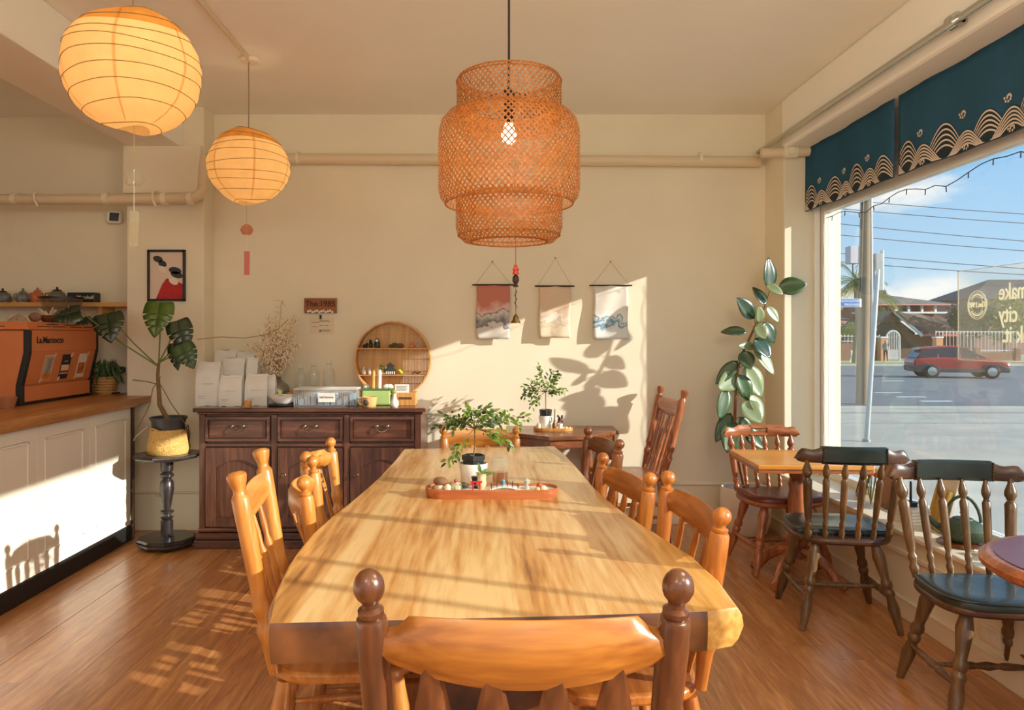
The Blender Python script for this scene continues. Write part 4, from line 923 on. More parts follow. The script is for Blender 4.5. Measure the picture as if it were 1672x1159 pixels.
# woven bamboo pendant
c = P(831, 548, 2.65); c.z = 1.99
t = thing('bamboo_pendant', 'three-tier woven bamboo pendant lamp over the slab table', 'pendant lamp', tuple(c))
CANE = thin('split_bamboo', (184, 116, 54), .22, .5, var=.2, scale=60, gloss=.05); CANEI = thin('split_bamboo_inner', (226, 138, 58), .28, .5, var=.15, scale=60, gloss=.03)
def weave(prof, n, name, m, turn=.9, wd=.0054):
    # prof: list of (z, r); strips wind both ways over the surface of revolution
    seg = []; tot = 0
    for (a, b), (c_, d) in zip(prof, prof[1:]): l = math.hypot(c_ - a, d - b); seg.append(l); tot += l
    def at(s):
        s *= tot
        for i, l in enumerate(seg):
            if s <= l or i == len(seg) - 1:
                q = min(1, s / l); return prof[i][0] + (prof[i + 1][0] - prof[i][0]) * q, prof[i][1] + (prof[i + 1][1] - prof[i][1]) * q
            s -= l
    rm = max(r for _, r in prof); K = 14
    # equal-angle helix by arc length over radius
    ths = [0]
    for k in range(K):
        z, r = at((k + .5) / K); ths.append(ths[-1] + tot / K * turn / max(r, rm * .55))
    for dr in (1, -1):
        mb = MB(); off = .0012 * dr
        for j in range(n):
            a0 = 2 * math.pi * j / n; vs = []
            for k in range(K + 1):
                z, r = at(k / K); a = a0 + dr * ths[k]; dw = wd / max(r, .05) / 2 * 1.35
                for q in (-1, 1): vs.append(((r + off) * math.cos(a + q * dw), (r + off) * math.sin(a + q * dw), z))
            mb.add(vs, [(2 * k, 2 * k + 1, 2 * k + 3, 2 * k + 2) for k in range(K)])
        mb.build(name, m, t, kind='stuff', fix=False)
Z = lambda v: H - (v - V0) * 2.65 / F - c.z
weave([(.303, .170), (.300, .182), (.285, .187), (.14, .187), (.135, .183)], 60, 'upper_weave', CANE)
weave([(.19, .135), (.178, .187), (.165, .225), (.14, .245), (.10, .2525), (-.10, .2525), (-.135, .244), (-.15, .228)], 76, 'middle_weave', CANE)
weave([(-.125, .190), (-.235, .190), (-.262, .182), (-.285, .16), (-.283, .135)], 60, 'lower_weave', CANE)
for z, r in ((.302, .172), (.286, .187), (.19, .14), (-.15, .228), (-.262, .182), (-.284, .135)): MB().tube([(r * math.cos(a), r * math.sin(a), z) for a in [2 * math.pi * k / 56 for k in range(56)]], .003, 5, True).build('rim_hoop', CANE, t, smooth=True)
for k in range(3):
    a = k * 2.09 + .5; MB().tube([(.185 * math.cos(a), .185 * math.sin(a), .24), (0, 0, .26)], .002, 5).build('spider_arm', DARKMETAL, t)
MB().tube([(0, 0, .18), (0, 0, CZ - c.z)], .004, 8).build('cord', BLACKCORD, t)
MB().lathe((0, 0, 0), [(.14, .0), (.14, .018), (.26, .02), (.265, 0)], 14).build('lampholder', BLACK, t, smooth=True)
BULB = bpy.data.materials.new('lit_bulb'); BULB.use_nodes = True; bb = BULB.node_tree.nodes['Principled BSDF']; bb.inputs['Emission Color'].default_value = (1, .85, .55, 1); bb.inputs['Emission Strength'].default_value = 9
MB().lathe((0, 0, 0), [(.065, 0), (.068, .012), (.08, .024), (.10, .028), (.12, .02), (.14, .013), (.145, 0)], 16).build('bulb', BULB, t, smooth=True)
ld = bpy.data.lights.new('pendant_bulb', 'POINT'); ld.energy = 2.2; ld.color = (1, .84, .6); ld.shadow_soft_size = .05
lo = bpy.data.objects.new('pendant_bulb', ld); COL.objects.link(lo); lo.parent = t; lo.location = (0, 0, .03)
# bell chime under the bamboo pendant
p = P(842, 450, 2.62)
t = thing('bell_chime', 'red-hatted iron wind bell under the bamboo pendant', 'wind chime', tuple(p), 0, 'wind chimes under the lamps')
k_ = 2.62 / F
MB().tube([(c.x - p.x + .016, c.y - p.y, c.z + .17 - p.z), (0, 0, 45 * k_), (0, 0, -70 * k_)], .0012, 5).build('cord', mat('brown_cord', (120, 84, 50), .8), t)
MB().lathe((0, 0, 0), [(.004, .003), (.004, .012), (.018, .009), (.022, .012), (.03, .006), (.036, .007), (.04, 0)], 14).build('red_hat', mat('red_lacquer', (206, 66, 40), .4), t, smooth=True)
MB().lathe((0, 0, 0), [(-.04, 0), (-.04, .010), (-.03, .006), (-.018, .012), (-.006, .011), (.003, .005), (.005, 0)], 12).build('iron_figure', mat('cast_iron', (66, 44, 32), .5, metal=.4), t, smooth=True)
MB().tube([(.004 * math.sin(k * 2), .004 * math.cos(k * 2), -.05 - .0085 * k) for k in range(9)], .0016, 5).build('chain', BRASS, t)
MB().lathe((0, 0, -.168), [(0, .018), (.003, .017), (.012, .011), (.022, .009), (.029, .004), (.034, 0)], 18).build('bell', BRASS, t, smooth=True)

# ================================================================ plants
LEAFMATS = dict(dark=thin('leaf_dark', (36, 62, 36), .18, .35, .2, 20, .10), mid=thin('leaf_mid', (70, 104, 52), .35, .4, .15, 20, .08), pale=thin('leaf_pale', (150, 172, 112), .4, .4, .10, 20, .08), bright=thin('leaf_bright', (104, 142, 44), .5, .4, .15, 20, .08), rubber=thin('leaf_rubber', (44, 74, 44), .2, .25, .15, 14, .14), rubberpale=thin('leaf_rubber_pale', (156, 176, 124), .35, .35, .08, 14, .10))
STEM = mat('green_brown_stem', (122, 92, 52), .7, var=.2, scale=30); GSTEM = mat('green_stem', (104, 118, 52), .6)
def leaf_surface(mb, base, tip, width, normal, droop=.1, fold=.15, n=10):
    base, tip = Vector(base), Vector(tip); ax = tip - base; L = ax.length; t_ = ax.normalized(); nn_ = Vector(normal); nn_ = (nn_ - t_ * nn_.dot(t_)).normalized(); sd_ = t_.cross(nn_)
    def fn(s, q):
        w = width / 2 * (math.sin(math.pi * min(1, q ** .85)) ** .75 if 0 < q < 1 else 0) * (1 - .15 * q); x = (s - .5) * 2
        return base + ax * q + sd_ * w * x + nn_ * (droop * L * math.sin(math.pi * q) - fold * w * (1 - abs(x)) )
    return mb.grid(4, n, fn)
# rubber plant
PY = 5.0
def PZ(zx, zy, dy=0): return P(1100 + zx * .4313, 400 + zy * .4313, PY + dy)
pc = P(1212, 868, 5.15)
t = thing('rubber_plant', 'tall leaning rubber plant in the window corner', 'plant', (1.815, 5.12, .27)); L0 = Vector(t.location)
stem = [Vector((1.815, 5.12, .27)), PZ(234, 760), PZ(230, 670), PZ(235, 560), PZ(242, 470), PZ(265, 400), PZ(310, 305), PZ(345, 235), PZ(365, 170)]
MB().tube([p - L0 for p in stem], [.013, .012, .011, .010, .009, .009, .008, .006, .004], 8).build('stem', mat('rubber_stem', (122, 84, 52), .7, var=.2, scale=30), t, smooth=True)
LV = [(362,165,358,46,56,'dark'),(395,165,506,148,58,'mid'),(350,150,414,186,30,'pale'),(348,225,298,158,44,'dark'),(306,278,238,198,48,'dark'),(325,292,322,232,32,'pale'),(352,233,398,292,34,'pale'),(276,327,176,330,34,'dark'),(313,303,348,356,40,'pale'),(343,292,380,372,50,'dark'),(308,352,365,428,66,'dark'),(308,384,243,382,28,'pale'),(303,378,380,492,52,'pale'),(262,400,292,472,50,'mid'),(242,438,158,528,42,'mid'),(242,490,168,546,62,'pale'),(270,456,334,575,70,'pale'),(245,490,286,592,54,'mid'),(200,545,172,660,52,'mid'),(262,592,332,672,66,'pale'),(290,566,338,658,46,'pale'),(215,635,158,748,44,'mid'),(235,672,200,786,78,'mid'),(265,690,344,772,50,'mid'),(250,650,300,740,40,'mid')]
rl = random.Random(11)
for (a, b, c_, d, w, k) in LV:
    dy0 = rl.uniform(-.03, .03); bs = PZ(a, b, dy0) - L0; tp = PZ(c_, d, dy0 + rl.uniform(-.06, .05)) - L0
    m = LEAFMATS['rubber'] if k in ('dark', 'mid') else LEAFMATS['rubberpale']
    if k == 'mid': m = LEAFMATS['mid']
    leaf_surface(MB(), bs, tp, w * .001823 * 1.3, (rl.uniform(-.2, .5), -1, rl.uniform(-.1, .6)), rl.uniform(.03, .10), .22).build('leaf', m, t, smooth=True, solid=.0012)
    near = min(stem[1:], key=lambda p: (p - L0 - bs).length) - L0
    MB().tube([near, near.lerp(bs, .6) + Vector((0, 0, .008)), bs], .0025, 5).build('leaf_stalk', GSTEM, t)
t = thing('white_planter', 'large white round planter on the floor in the window corner', 'planter', (1.815, 5.12, 0))
MB().lathe((0, 0, 0), [(0, 0), (0, .115), (.02, .14), (.10, .163), (.24, .172), (.315, .168), (.325, .16), (.318, .152), (.27, .15), (.27, 0)], 36).build('pot', CERAMIC, t, smooth=True)
MB().lathe((0, 0, .268), [(0, 0), (0, .149), (.008, .13), (.012, 0)], 24).build('soil', SOIL, t, smooth=True)
MB().tube([(-.08, -.06, .28), (-.10, -.06, .33), (-.04, -.08, .35), (.02, -.07, .30)], .006, 6).build('root_loop', STEM, t, smooth=True)

# monstera on its stand
MX, MY = -2.057, 4.80
t = thing('plant_stand', 'dark turned pedestal stand in the corner beside the sideboard', 'stand', (MX, MY, 0))
MB().lathe((0, 0, 0), [(.018, 0), (.018, .165), (.026, .178), (.034, .182), (.042, .176), (.05, .186), (.06, .186), (.068, .17), (.072, 0)], 10).build('base', EBONY, t)
for k in range(4): MB().ball((.13 * math.cos(k * 1.57 + .4), .13 * math.sin(k * 1.57 + .4), .012), (.03, .03, .013), 8, 6).build('bun_foot', EBONY, t, smooth=True)
MB().turned((0, 0, .07), (0, 0, .575), [(0, .038), (.20, .038), (.205, .03), (.215, .03), (.24, .04), (.26, .026), (.29, .024), (.305, .042), (.325, .042), (.34, .022), (.42, .028), (.60, .044), (.70, .040), (.74, .024), (.77, .042), (.80, .042), (.82, .026), (.84, .038), (1, .040)], 20).build('column', EBONY, t, smooth=True)
MB().lathe((0, 0, 0), [(.572, 0), (.572, .17), (.58, .195), (.588, .20), (.594, .214), (.604, .212), (.608, .2), (.608, 0)], 8).build('stand_top', EBONY, t)
t = thing('straw_basket', 'yellow woven straw basket on the plant stand', 'basket', (MX + .01, MY, .609))
MB().lathe((0, 0, 0), [(0, 0), (0, .125), (.03, .135), (.10, .122), (.155, .112), (.158, .106), (.10, .115), (.006, .12), (.006, 0)], 28).build('weave', WICKER, t, smooth=True)
for s in (-1, 1): MB().tube([(s * .10, -.03, .14), (s * .125, 0, .18), (s * .13, .01, .12), (s * .12, .02, .05)] if s > 0 else [(-.1, -.05, .15), (-.06, -.10, .17), (-.0, -.115, .15)], .006, 6).build('handle', mat('dark_strap', (70, 48, 28), .7) if s > 0 else WICKER, t, smooth=True)
t = thing('monstera', 'monstera with split leaves in a grey pot inside the straw basket', 'plant', (MX + .01, MY, .62)); L0 = Vector(t.location)
MB().lathe((0, 0, 0), [(0, 0), (0, .08), (.14, .10), (.20, .105), (.215, .116), (.225, .116), (.222, .104), (.19, .1), (.19, 0)], 26).build('pot', mat('grey_plastic_pot', (70, 70, 72), .4), t, smooth=True)
MB().lathe((0, 0, .19), [(0, 0), (0, .1), (.012, .06), (.018, 0)], 16).build('soil', SOIL, t, smooth=True)
def MP(zx, zy, dy=0): return P(zx * .328, 320 + zy * .328, MY + dy) - L0
tr = [Vector((0, 0, .195)), MP(795, 1040), MP(790, 960), MP(785, 890), MP(790, 830)]
MB().tube(tr, [.017, .016, .014, .012, .010], 8).build('trunk', STEM, t, smooth=True)
MB().tube([MP(800, 900), MP(760, 960, -.03), MP(745, 1040, -.05), MP(690, 1150, -.06)], .003, 5).build('aerial_root', STEM, t)
MB().tube([MP(800, 940), MP(850, 1030, -.02), MP(900, 1100, -.04), MP(940, 1160, -.05)], .003, 5).build('aerial_root', STEM, t)
MB().tube([MP(790, 940), MP(740, 925), MP(660, 915, -.02)], .004, 5).build('aerial_root', GSTEM, t)
def monstera_leaf(cx, cy, w, l, ang, nrm, mk, dy=0, cuts=3):
    # heart outline with side slits, in the plane spanned by side and down vectors
    q = MP(cx, cy, dy); s = .328 * MY / F; W_, L_ = w * s / 2, l * s
    nrm = Vector(nrm).normalized(); dn = Matrix.Rotation(ang, 3, 'Y') @ Vector((0, 0, -1)); dn = (dn - nrm * dn.dot(nrm)).normalized(); sd_ = dn.cross(nrm).normalized()
    base = q - dn * L_ * .38
    def half(sg):
        o_ = []; K = 64
        for k in range(K + 1):
            a = k / K; y = -.14 * math.sin(math.pi * min(1, a * 3.2)) * (1 if a < .3125 else 0) + (a ** 1.1) * 1.0
            x = math.sin(math.pi * a ** .62) ** .85 if a < 1 else 0
            o_.append((sg * x * 1.0, y))
        for c_ in range(cuts):
            i = 25 + c_ * 11
            if i < K - 2:
                x_, y_ = o_[i]
                o_[i] = (x_ * .30, y_ - .085); o_[i + 1] = (o_[i + 1][0] * .30, o_[i + 1][1] - .085)
        return o_
    out = half(1) + list(reversed(half(-1)))[1:-1]
    mb = MB(); n_ = len(out); cen = [(0, y) for _, y in out]
    vs = []; fs = []
    for x, y in out: vs.append(base + sd_ * x * W_ + dn * y * L_ + nrm * (-.10 * L_ * (y - .4) ** 2 - .05 * W_ * x * x))
    for x, y in out: vs.append(base + dn * max(0, min(1, y)) * L_ * .96 + nrm * (.010 - .10 * L_ * (y - .4) ** 2))
    for k in range(n_): fs.append((k, (k + 1) % n_, n_ + (k + 1) % n_, n_ + k))
    mb.add(vs, fs).build('leaf', LEAFMATS[mk], t, smooth=True, solid=.0012, fix=False)
    return base
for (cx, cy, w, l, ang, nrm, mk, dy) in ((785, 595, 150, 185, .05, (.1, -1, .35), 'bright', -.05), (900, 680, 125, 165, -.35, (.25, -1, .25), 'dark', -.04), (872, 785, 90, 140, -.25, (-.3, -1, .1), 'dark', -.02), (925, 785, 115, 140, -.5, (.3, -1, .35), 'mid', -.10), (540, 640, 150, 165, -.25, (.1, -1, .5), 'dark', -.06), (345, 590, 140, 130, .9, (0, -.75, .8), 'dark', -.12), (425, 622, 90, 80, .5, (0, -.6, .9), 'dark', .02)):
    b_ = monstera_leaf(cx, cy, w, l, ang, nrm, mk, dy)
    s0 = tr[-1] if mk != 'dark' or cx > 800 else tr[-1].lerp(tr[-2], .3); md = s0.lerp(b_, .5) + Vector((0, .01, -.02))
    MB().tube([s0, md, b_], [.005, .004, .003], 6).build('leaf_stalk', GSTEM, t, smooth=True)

# airy potted seedlings: fine leaflets on thin branches
def seedling(t, base, tips, scale, seed, mats):
    r_ = random.Random(seed); br = MB(); lf = [MB(), MB()]
    for (q, tone) in tips:
        q = Vector(q); mid = base.lerp(q, .5) + Vector((0, 0, .25 * (q - base).length * .5)); pts = [base * (1 - s) ** 2 + mid * 2 * s * (1 - s) + q * s * s for s in [k / 10 for k in range(11)]]
        br.tube(pts, [.0022 * scale * (1 - .07 * k) for k in range(11)], 5)
        for k in range(4, 11):
            for sg in (-1, 1):
                for rep in range(2):
                    d = (pts[k] - pts[k - 1]).normalized(); side = Vector((d.y, -d.x, 0)); side = side.normalized() if side.length > .05 else Vector((1, 0, 0))
                    dirv = (d * .5 + side * sg * r_.uniform(.5, 1.1) + Vector((r_.uniform(-.4, .4), r_.uniform(-.5, .5), r_.uniform(-.9, .35)))).normalized()
                    st_ = pts[k].lerp(pts[k - 1], r_.random()) + dirv * (.006 + .018 * rep) * scale
                    leaf_surface(lf[tone if r_.random() < .8 else 1 - tone], st_, st_ + dirv * r_.uniform(.022, .034) * scale, .013 * scale, (r_.uniform(-.5, .5), -.8, r_.uniform(.2, 1)), .08, .2, 4)
    br.build('branches', STEM, t, kind='stuff', smooth=True)
    lf[0].build('leaflets_bright', mats[0], t, kind='stuff', smooth=True); lf[1].build('leaflets_dark', mats[1], t, kind='stuff', smooth=True)
LBR = thin('seedling_leaf_bright', (128, 158, 62), .45, .4, .15, 40, .06); LDK = thin('seedling_leaf_dark', (70, 92, 46), .35, .4, .2, 40, .06)
q = P(773, 790, 3.0)
t = thing('potted_seedling', 'leafy seedling in a white pot on the slab table', 'plant', (q.x, 3.0, TZ)); L0 = Vector(t.location)
MB().lathe((0, 0, 0), [(0, 0), (0, .045), (.004, .048), (.092, .058), (.095, .056), (.09, .052), (.01, .044), (.01, 0)], 26).build('white_pot', CERAMIC, t, smooth=True)
MB().lathe((0, 0, 0), [(.03, 0), (.03, .036), (.105, .042), (.107, .047), (.126, .047), (.127, .043), (.115, .04), (.115, 0)], 8).build('nursery_pot', mat('black_nursery_pot', (44, 44, 46), .5), t)
base = Vector((.0, 0, .115)); top = P(775, 700, 3.0) - L0
MB().tube([base, base.lerp(top, .5) + Vector((.004, 0, 0)), top], .003, 6).build('trunk', STEM, t, smooth=True)
tips = [((P(u, v, 3.0 + dy) - L0), tn) for u, v, dy, tn in ((760, 660, 0, 0), (772, 668, .05, 0), (800, 672, -.03, 0), (825, 668, .04, 0), (850, 690, 0, 0), (860, 680, .06, 0), (835, 722, -.04, 0), (816, 718, .03, 0), (740, 678, .03, 1), (718, 695, 0, 1), (728, 680, -.05, 1), (745, 690, .05, 1), (790, 665, -.06, 1), (733, 755, -.06, 0), (805, 690, -.08, 1))]
seedling(t, top, tips, 1.0, 5, (LBR, LDK))
q = P(891, 690, 5.08)
t = thing('potted_seedling', 'thin leafy seedling in a white pot on the octagonal table', 'plant', (q.x, 5.08, .722 + .016)); L0 = Vector(t.location)
MB().lathe((0, 0, 0), [(0, 0), (0, .04), (.08, .048), (.084, .046), (.08, .042), (.01, .038), (.01, 0)], 22).build('white_pot', CERAMIC, t, smooth=True)
MB().lathe((0, 0, 0), [(.03, 0), (.03, .03), (.105, .042), (.125, .044), (.126, .04), (.11, .037), (.11, 0)], 8).build('nursery_pot', mat('black_nursery_pot_far', (44, 44, 46), .5), t)
top = P(891, 640, 5.08) - L0
MB().tube([Vector((0, 0, .11)), top], .0035, 6).build('trunk', STEM, t, smooth=True)
tips = [((P(u, v, 5.08 + dy) - L0), tn) for u, v, dy, tn in ((880, 600, 0, 0), (870, 622, .04, 0), (858, 632, 0, 0), (855, 645, -.03, 1), (912, 612, 0, 0), (905, 605, .04, 1), (921, 636, -.02, 0), (900, 628, -.06, 0), (868, 660, -.05, 0), (902, 640, .02, 1))]
seedling(t, top, tips, 1.15, 8, (LBR, LDK))
# unseen glowing globes, added to brighten the room
FILLGLOW = bpy.data.materials.new('fill_globe_glow'); FILLGLOW.use_nodes = True; bb = FILLGLOW.node_tree.nodes['Principled BSDF']; bb.inputs['Emission Color'].default_value = (1, .89, .66, 1); bb.inputs['Emission Strength'].default_value = 23
for x, y, nm in ((.95, 1.05, 'nearest the bamboo pendant'), (1.2, -.2, 'on the window side'), (-.6, -.6, 'in the middle'), (.3, -1.9, 'at the rear')):
    t = thing('fill_globe', 'added fill globe out of view, %s' % nm, 'fill light', (x, y, 2.18), 0, 'added fill globes')
    MB().ball((0, 0, 0), .16, 24, 16).build('globe', FILLGLOW, t, smooth=True)
    MB().tube([(0, 0, .15), (0, 0, CZ - 2.18)], .004, 6).build('cord', BLACKCORD, t); MB().lathe((0, 0, .14), [(0, .05), (.03, .045), (.05, .012), (.05, 0)], 16).build('gallery', BRASS, t, smooth=True)
# ================================================================ things on the tables
TRAYW = wood('tray_redwood', (160, 82, 46), (196, 118, 72), None, 'x', 1.2, .4, .1); GRAVEL = mat('white_gravel', (228, 222, 208), .9, var=.2, scale=120, bump=.8, bscale=160)
def stadium(hw, hd, n=10):
    return [(hw - hd + hd * math.cos(a), hd * math.sin(a)) for a in [R(-90 + 180 * k / n) for k in range(n + 1)]] + [(-hw + hd + hd * math.cos(a), hd * math.sin(a)) for a in [R(90 + 180 * k / n) for k in range(n + 1)]]
def tray(label, x, y, z, hw, hd, h, m):
    t = thing('wooden_tray', label, 'tray', (x, y, z)); s0 = stadium(hw, hd); n = len(s0); vs = []; fs = []
    lay = [(0, .93), (h * .35, .985), (h, 1.0), (h, .96), (h * .4, .94), (h * .4, .0)]
    for zz, k in lay: vs += [(px * (1 - (1 - k) * .35 if k > 0 else 0), py * k, zz) for px, py in s0]
    for i in range(len(lay) - 1):
        for k in range(n): fs.append((i * n + k, i * n + (k + 1) % n, (i + 1) * n + (k + 1) % n, (i + 1) * n + k))
    fs.append(tuple(reversed(range(n))))
    MB().add(vs, fs).build('dish', m, t, smooth=True)
    MB().prism([(px * .965, py * .93) for px, py in s0], h * .42, h * .72).build('sand_bed', GRAVEL, t)
    return t
tx, ty = .030, 2.815
tray('long redwood tray of white gravel and miniatures on the slab table', tx, ty, TZ, .253, .066, .036, TRAYW)
zb = TZ + .026
def tu(u, Y=ty): return P(u, 800, Y).x
def mini(name, label, cat, u, parts, dy=0.0):
    t = thing(name, label, cat, (tu(u), ty + dy, zb), 0, 'miniatures in the table tray')
    for nm, fn, m in parts: fn(MB()).build(nm, m, t, smooth=True)
ROCK1 = mat('brown_pebble', (132, 92, 62), .7, var=.3, scale=40); ROCK2 = mat('pale_pebble', (220, 200, 174), .7, var=.15, scale=40); ROCK3 = mat('dark_pebble', (72, 66, 60), .7, var=.3, scale=40); REDP = mat('red_paint', (196, 34, 40), .4); BLUEP = mat('blue_paint', (110, 150, 180), .5); MOSSM = mat('tray_moss', (92, 100, 56), .95, var=.4, scale=90, bump=.8, bscale=160)
mini('mushroom_house', 'brown mushroom-cap ornament at the left end of the tray', 'ornament', 719, [('cap', lambda m: m.ball((0, 0, .03), (.028, .022, .017)), ROCK1), ('stalk', lambda m: m.ball((-.004, 0, .012), (.018, .014, .016)), ROCK2)])
mini('pebble', 'pale pebble beside the mushroom ornament in the tray', 'pebble', 731, [('stone', lambda m: m.ball((0, -.01, .008), (.014, .012, .014)), ROCK2)])
mini('pebble', 'dark brown pebble at the far left of the tray', 'pebble', 711, [('stone', lambda m: m.ball((0, -.015, .006), (.014, .01, .012)), ROCK1)])
mini('moss_mound', 'speckled moss mound with a red bead, left half of the tray', 'ornament', 745, [('mound', lambda m: m.ball((0, 0, .008), (.024, .018, .02)), mat('speckled_moss', (176, 172, 140), .9, var=.5, scale=120)), ('bead', lambda m: m.ball((-.002, -.004, .032), (.007, .007, .007), 8, 6), REDP)])
mini('pebble', 'dark green stone behind the moss mound in the tray', 'pebble', 757, [('stone', lambda m: m.ball((0, .015, .01), (.018, .012, .014)), ROCK3)])
mini('torii_gate', 'tiny red gate in the middle of the tray', 'ornament', 778, [('post', lambda m: m.tube([(-.013, -.01, 0), (-.013, -.01, .03)], .003, 6), REDP), ('post', lambda m: m.tube([(.013, -.01, 0), (.013, -.01, .03)], .003, 6), REDP), ('lintel', lambda m: m.box(-.022, .022, -.014, -.006, .029, .035), REDP), ('tie_beam', lambda m: m.box(-.016, .016, -.012, -.008, .018, .022), REDP)], -.015)
def vase_f(m): return m.lathe((0, 0, 0), [(0, 0), (0, .014), (.02, .02), (.04, .016), (.055, .019), (.06, .024), (.058, .018), (.04, 0)], 14)
def sprigs(m):
    for a, b in (((-.004, 0, .055), (-.012, 0, .10)), ((.004, 0, .055), (.05, -.01, .062)), ((0, 0, .055), (.022, .01, .075)), ((0, 0, .055), (-.014, .0, .085))): leaf_surface(m, a, b, .016, (.2, -1, .4), .08, .2, 5)
    return m
mini('bud_vase', 'floral bud vase with yellow-green leaves behind the tiny red gate', 'vase', 786, [('vase', vase_f, mat('floral_glaze', (222, 206, 158), .35, var=.25, scale=70)), ('leaves', sprigs, LEAFMATS['bright'])], .01)
mini('dark_spinner', 'dark pointed ornament left of the bud vase in the tray', 'ornament', 776, [('stem', lambda m: m.turned((0, 0, .0), (0, 0, .045), [(0, .01), (.4, .006), (.5, .005), (.6, .012), (1, .016)], 6), NAVY)], .018)
def bridge(m):
    pts = [(-.055 + .11 * k / 10, .012 * math.sin(math.pi * k / 10) + .004) for k in range(11)]
    m.prism(pts + [(x, z - .006) for x, z in reversed(pts)], -.012, .012, Matrix.Rotation(R(90), 4, 'X')); return m
def rails(m):
    for s in (-.011, .011):
        for k in range(6):
            x = -.05 + .02 * k; z = .012 * math.sin(math.pi * (x + .055) / .11); m.tube([(x, s, z), (x, s, z + .022)], .0016, 5)
        m.tube([(-.055 + .11 * k / 8, s, .012 * math.sin(math.pi * k / 8) + .015) for k in range(9)], .001, 4)
    return m
mini('miniature_bridge', 'arched white miniature bridge with dark posts in the tray', 'ornament', 824, [('deck', bridge, CERAMIC), ('railing', rails, ROCK3)], -.01)
mini('figurine', 'small blue figurine behind the miniature bridge', 'figurine', 822, [('body', lambda m: m.turned((0, 0, 0), (0, 0, .034), [(0, .01), (.3, .012), (.6, .009), (.8, .007), (1, 0)], 10), BLUEP), ('pedestal', lambda m: m.box(-.008, .008, -.006, .006, -.004, .002), BLUEP)], .028)
mini('stone_lantern', 'tiny grey-green stone lantern right of the bridge in the tray', 'ornament', 860, [('shaft', lambda m: m.lathe((0, 0, 0), [(0, 0), (0, .011), (.006, .011), (.008, .006), (.02, .007), (.022, .011), (.03, .011), (.032, .015), (.037, .008), (.044, 0)], 8), mat('lantern_stone', (176, 182, 168), .7))], 0)
mini('pebble', 'red-brown pebble heap at the right end of the tray', 'pebble', 881, [('stone', lambda m: m.ball((0, 0, .012), (.012, .01, .014)), mat('terracotta', (176, 84, 60), .7)), ('stone', lambda m: m.ball((.014, -.006, .006), (.012, .01, .01)), ROCK2), ('stone', lambda m: m.ball((-.008, -.018, .004), (.009, .008, .008)), mat('yellow_pebble', (216, 196, 120), .7))], 0)
q = P(817, 793, 3.02)
t = thing('glass_jar', 'lidded clear glass jar of amber liquid beside the white pot', 'jar', (q.x, 3.02, TZ))
MB().lathe((0, 0, 0), [(0, 0), (0, .03), (.004, .033), (.098, .033), (.10, .031)], 24).build('jar', CLEAR, t, smooth=True)
MB().lathe((0, 0, 0), [(.004, 0), (.004, .03), (.055, .03), (.056, 0)], 20).build('tea', see_through('amber_tea', (.78, .52, .30), .12, (150, 90, 40)), t, smooth=True)
MB().lathe((0, 0, 0), [(.10, 0), (.10, .034), (.106, .034), (.11, .026), (.112, .008), (.116, .008), (.124, .011), (.13, .006), (.132, 0)], 20).build('lid', CLEAR, t, smooth=True)
# tray and ornaments on the octagonal table
q = P(904, 692, 5.02)
tray('short pale wooden tray on the octagonal table', q.x, 5.06, .722, .135, .07, .022, BAMBOO)
def om(name, label, cat, u, parts, dy=0):
    t = thing(name, label, cat, (P(u, 690, 5.05).x, 5.03 + dy, .736), 0, 'ornaments on the octagonal table')
    for nm, fn, m in parts: fn(MB()).build(nm, m, t, smooth=True)
om('figurine', 'pale egg-shaped figurine left on the octagonal table tray', 'figurine', 879, [('body', lambda m: m.ball((0, 0, .02), (.016, .014, .022)), ROCK2)])
om('small_bottle', 'dark slim bottle with a wooden stopper on the octagonal table tray', 'bottle', 905, [('body', lambda m: m.lathe((0, 0, 0), [(0, 0), (0, .016), (.03, .016), (.045, .008), (.06, .007), (.062, 0)], 12), mat('amber_glass', (120, 78, 34), .3)), ('stick', lambda m: m.tube([(0, 0, .06), (.002, 0, .135)], .0035, 6), ROCK3)])
om('flower_pot', 'small pot with dark red flowers on the octagonal table tray', 'flower pot', 914, [('pot', lambda m: m.lathe((0, 0, 0), [(0, 0), (0, .014), (.035, .018), (.036, 0)], 12), CERAMIC), ('flowers', lambda m: [m.ball((.014 * math.cos(k * 2.2), .01 * math.sin(k), .05 + .012 * (k % 4)), (.008, .008, .009), 6, 4) for k in range(8)] and m, mat('dark_flowers', (84, 44, 58), .7, var=.4, scale=60))])
om('pebble', 'three pale pebbles at the right of the octagonal table tray', 'pebble', 924, [('stone', lambda m: m.ball((0, 0, .008), (.012, .01, .009)), ROCK2), ('stone', lambda m: m.ball((.022, -.004, .006), (.01, .009, .008)), ROCK2), ('stone', lambda m: m.ball((-.004, -.022, .005), (.01, .008, .007)), ROCK2)])

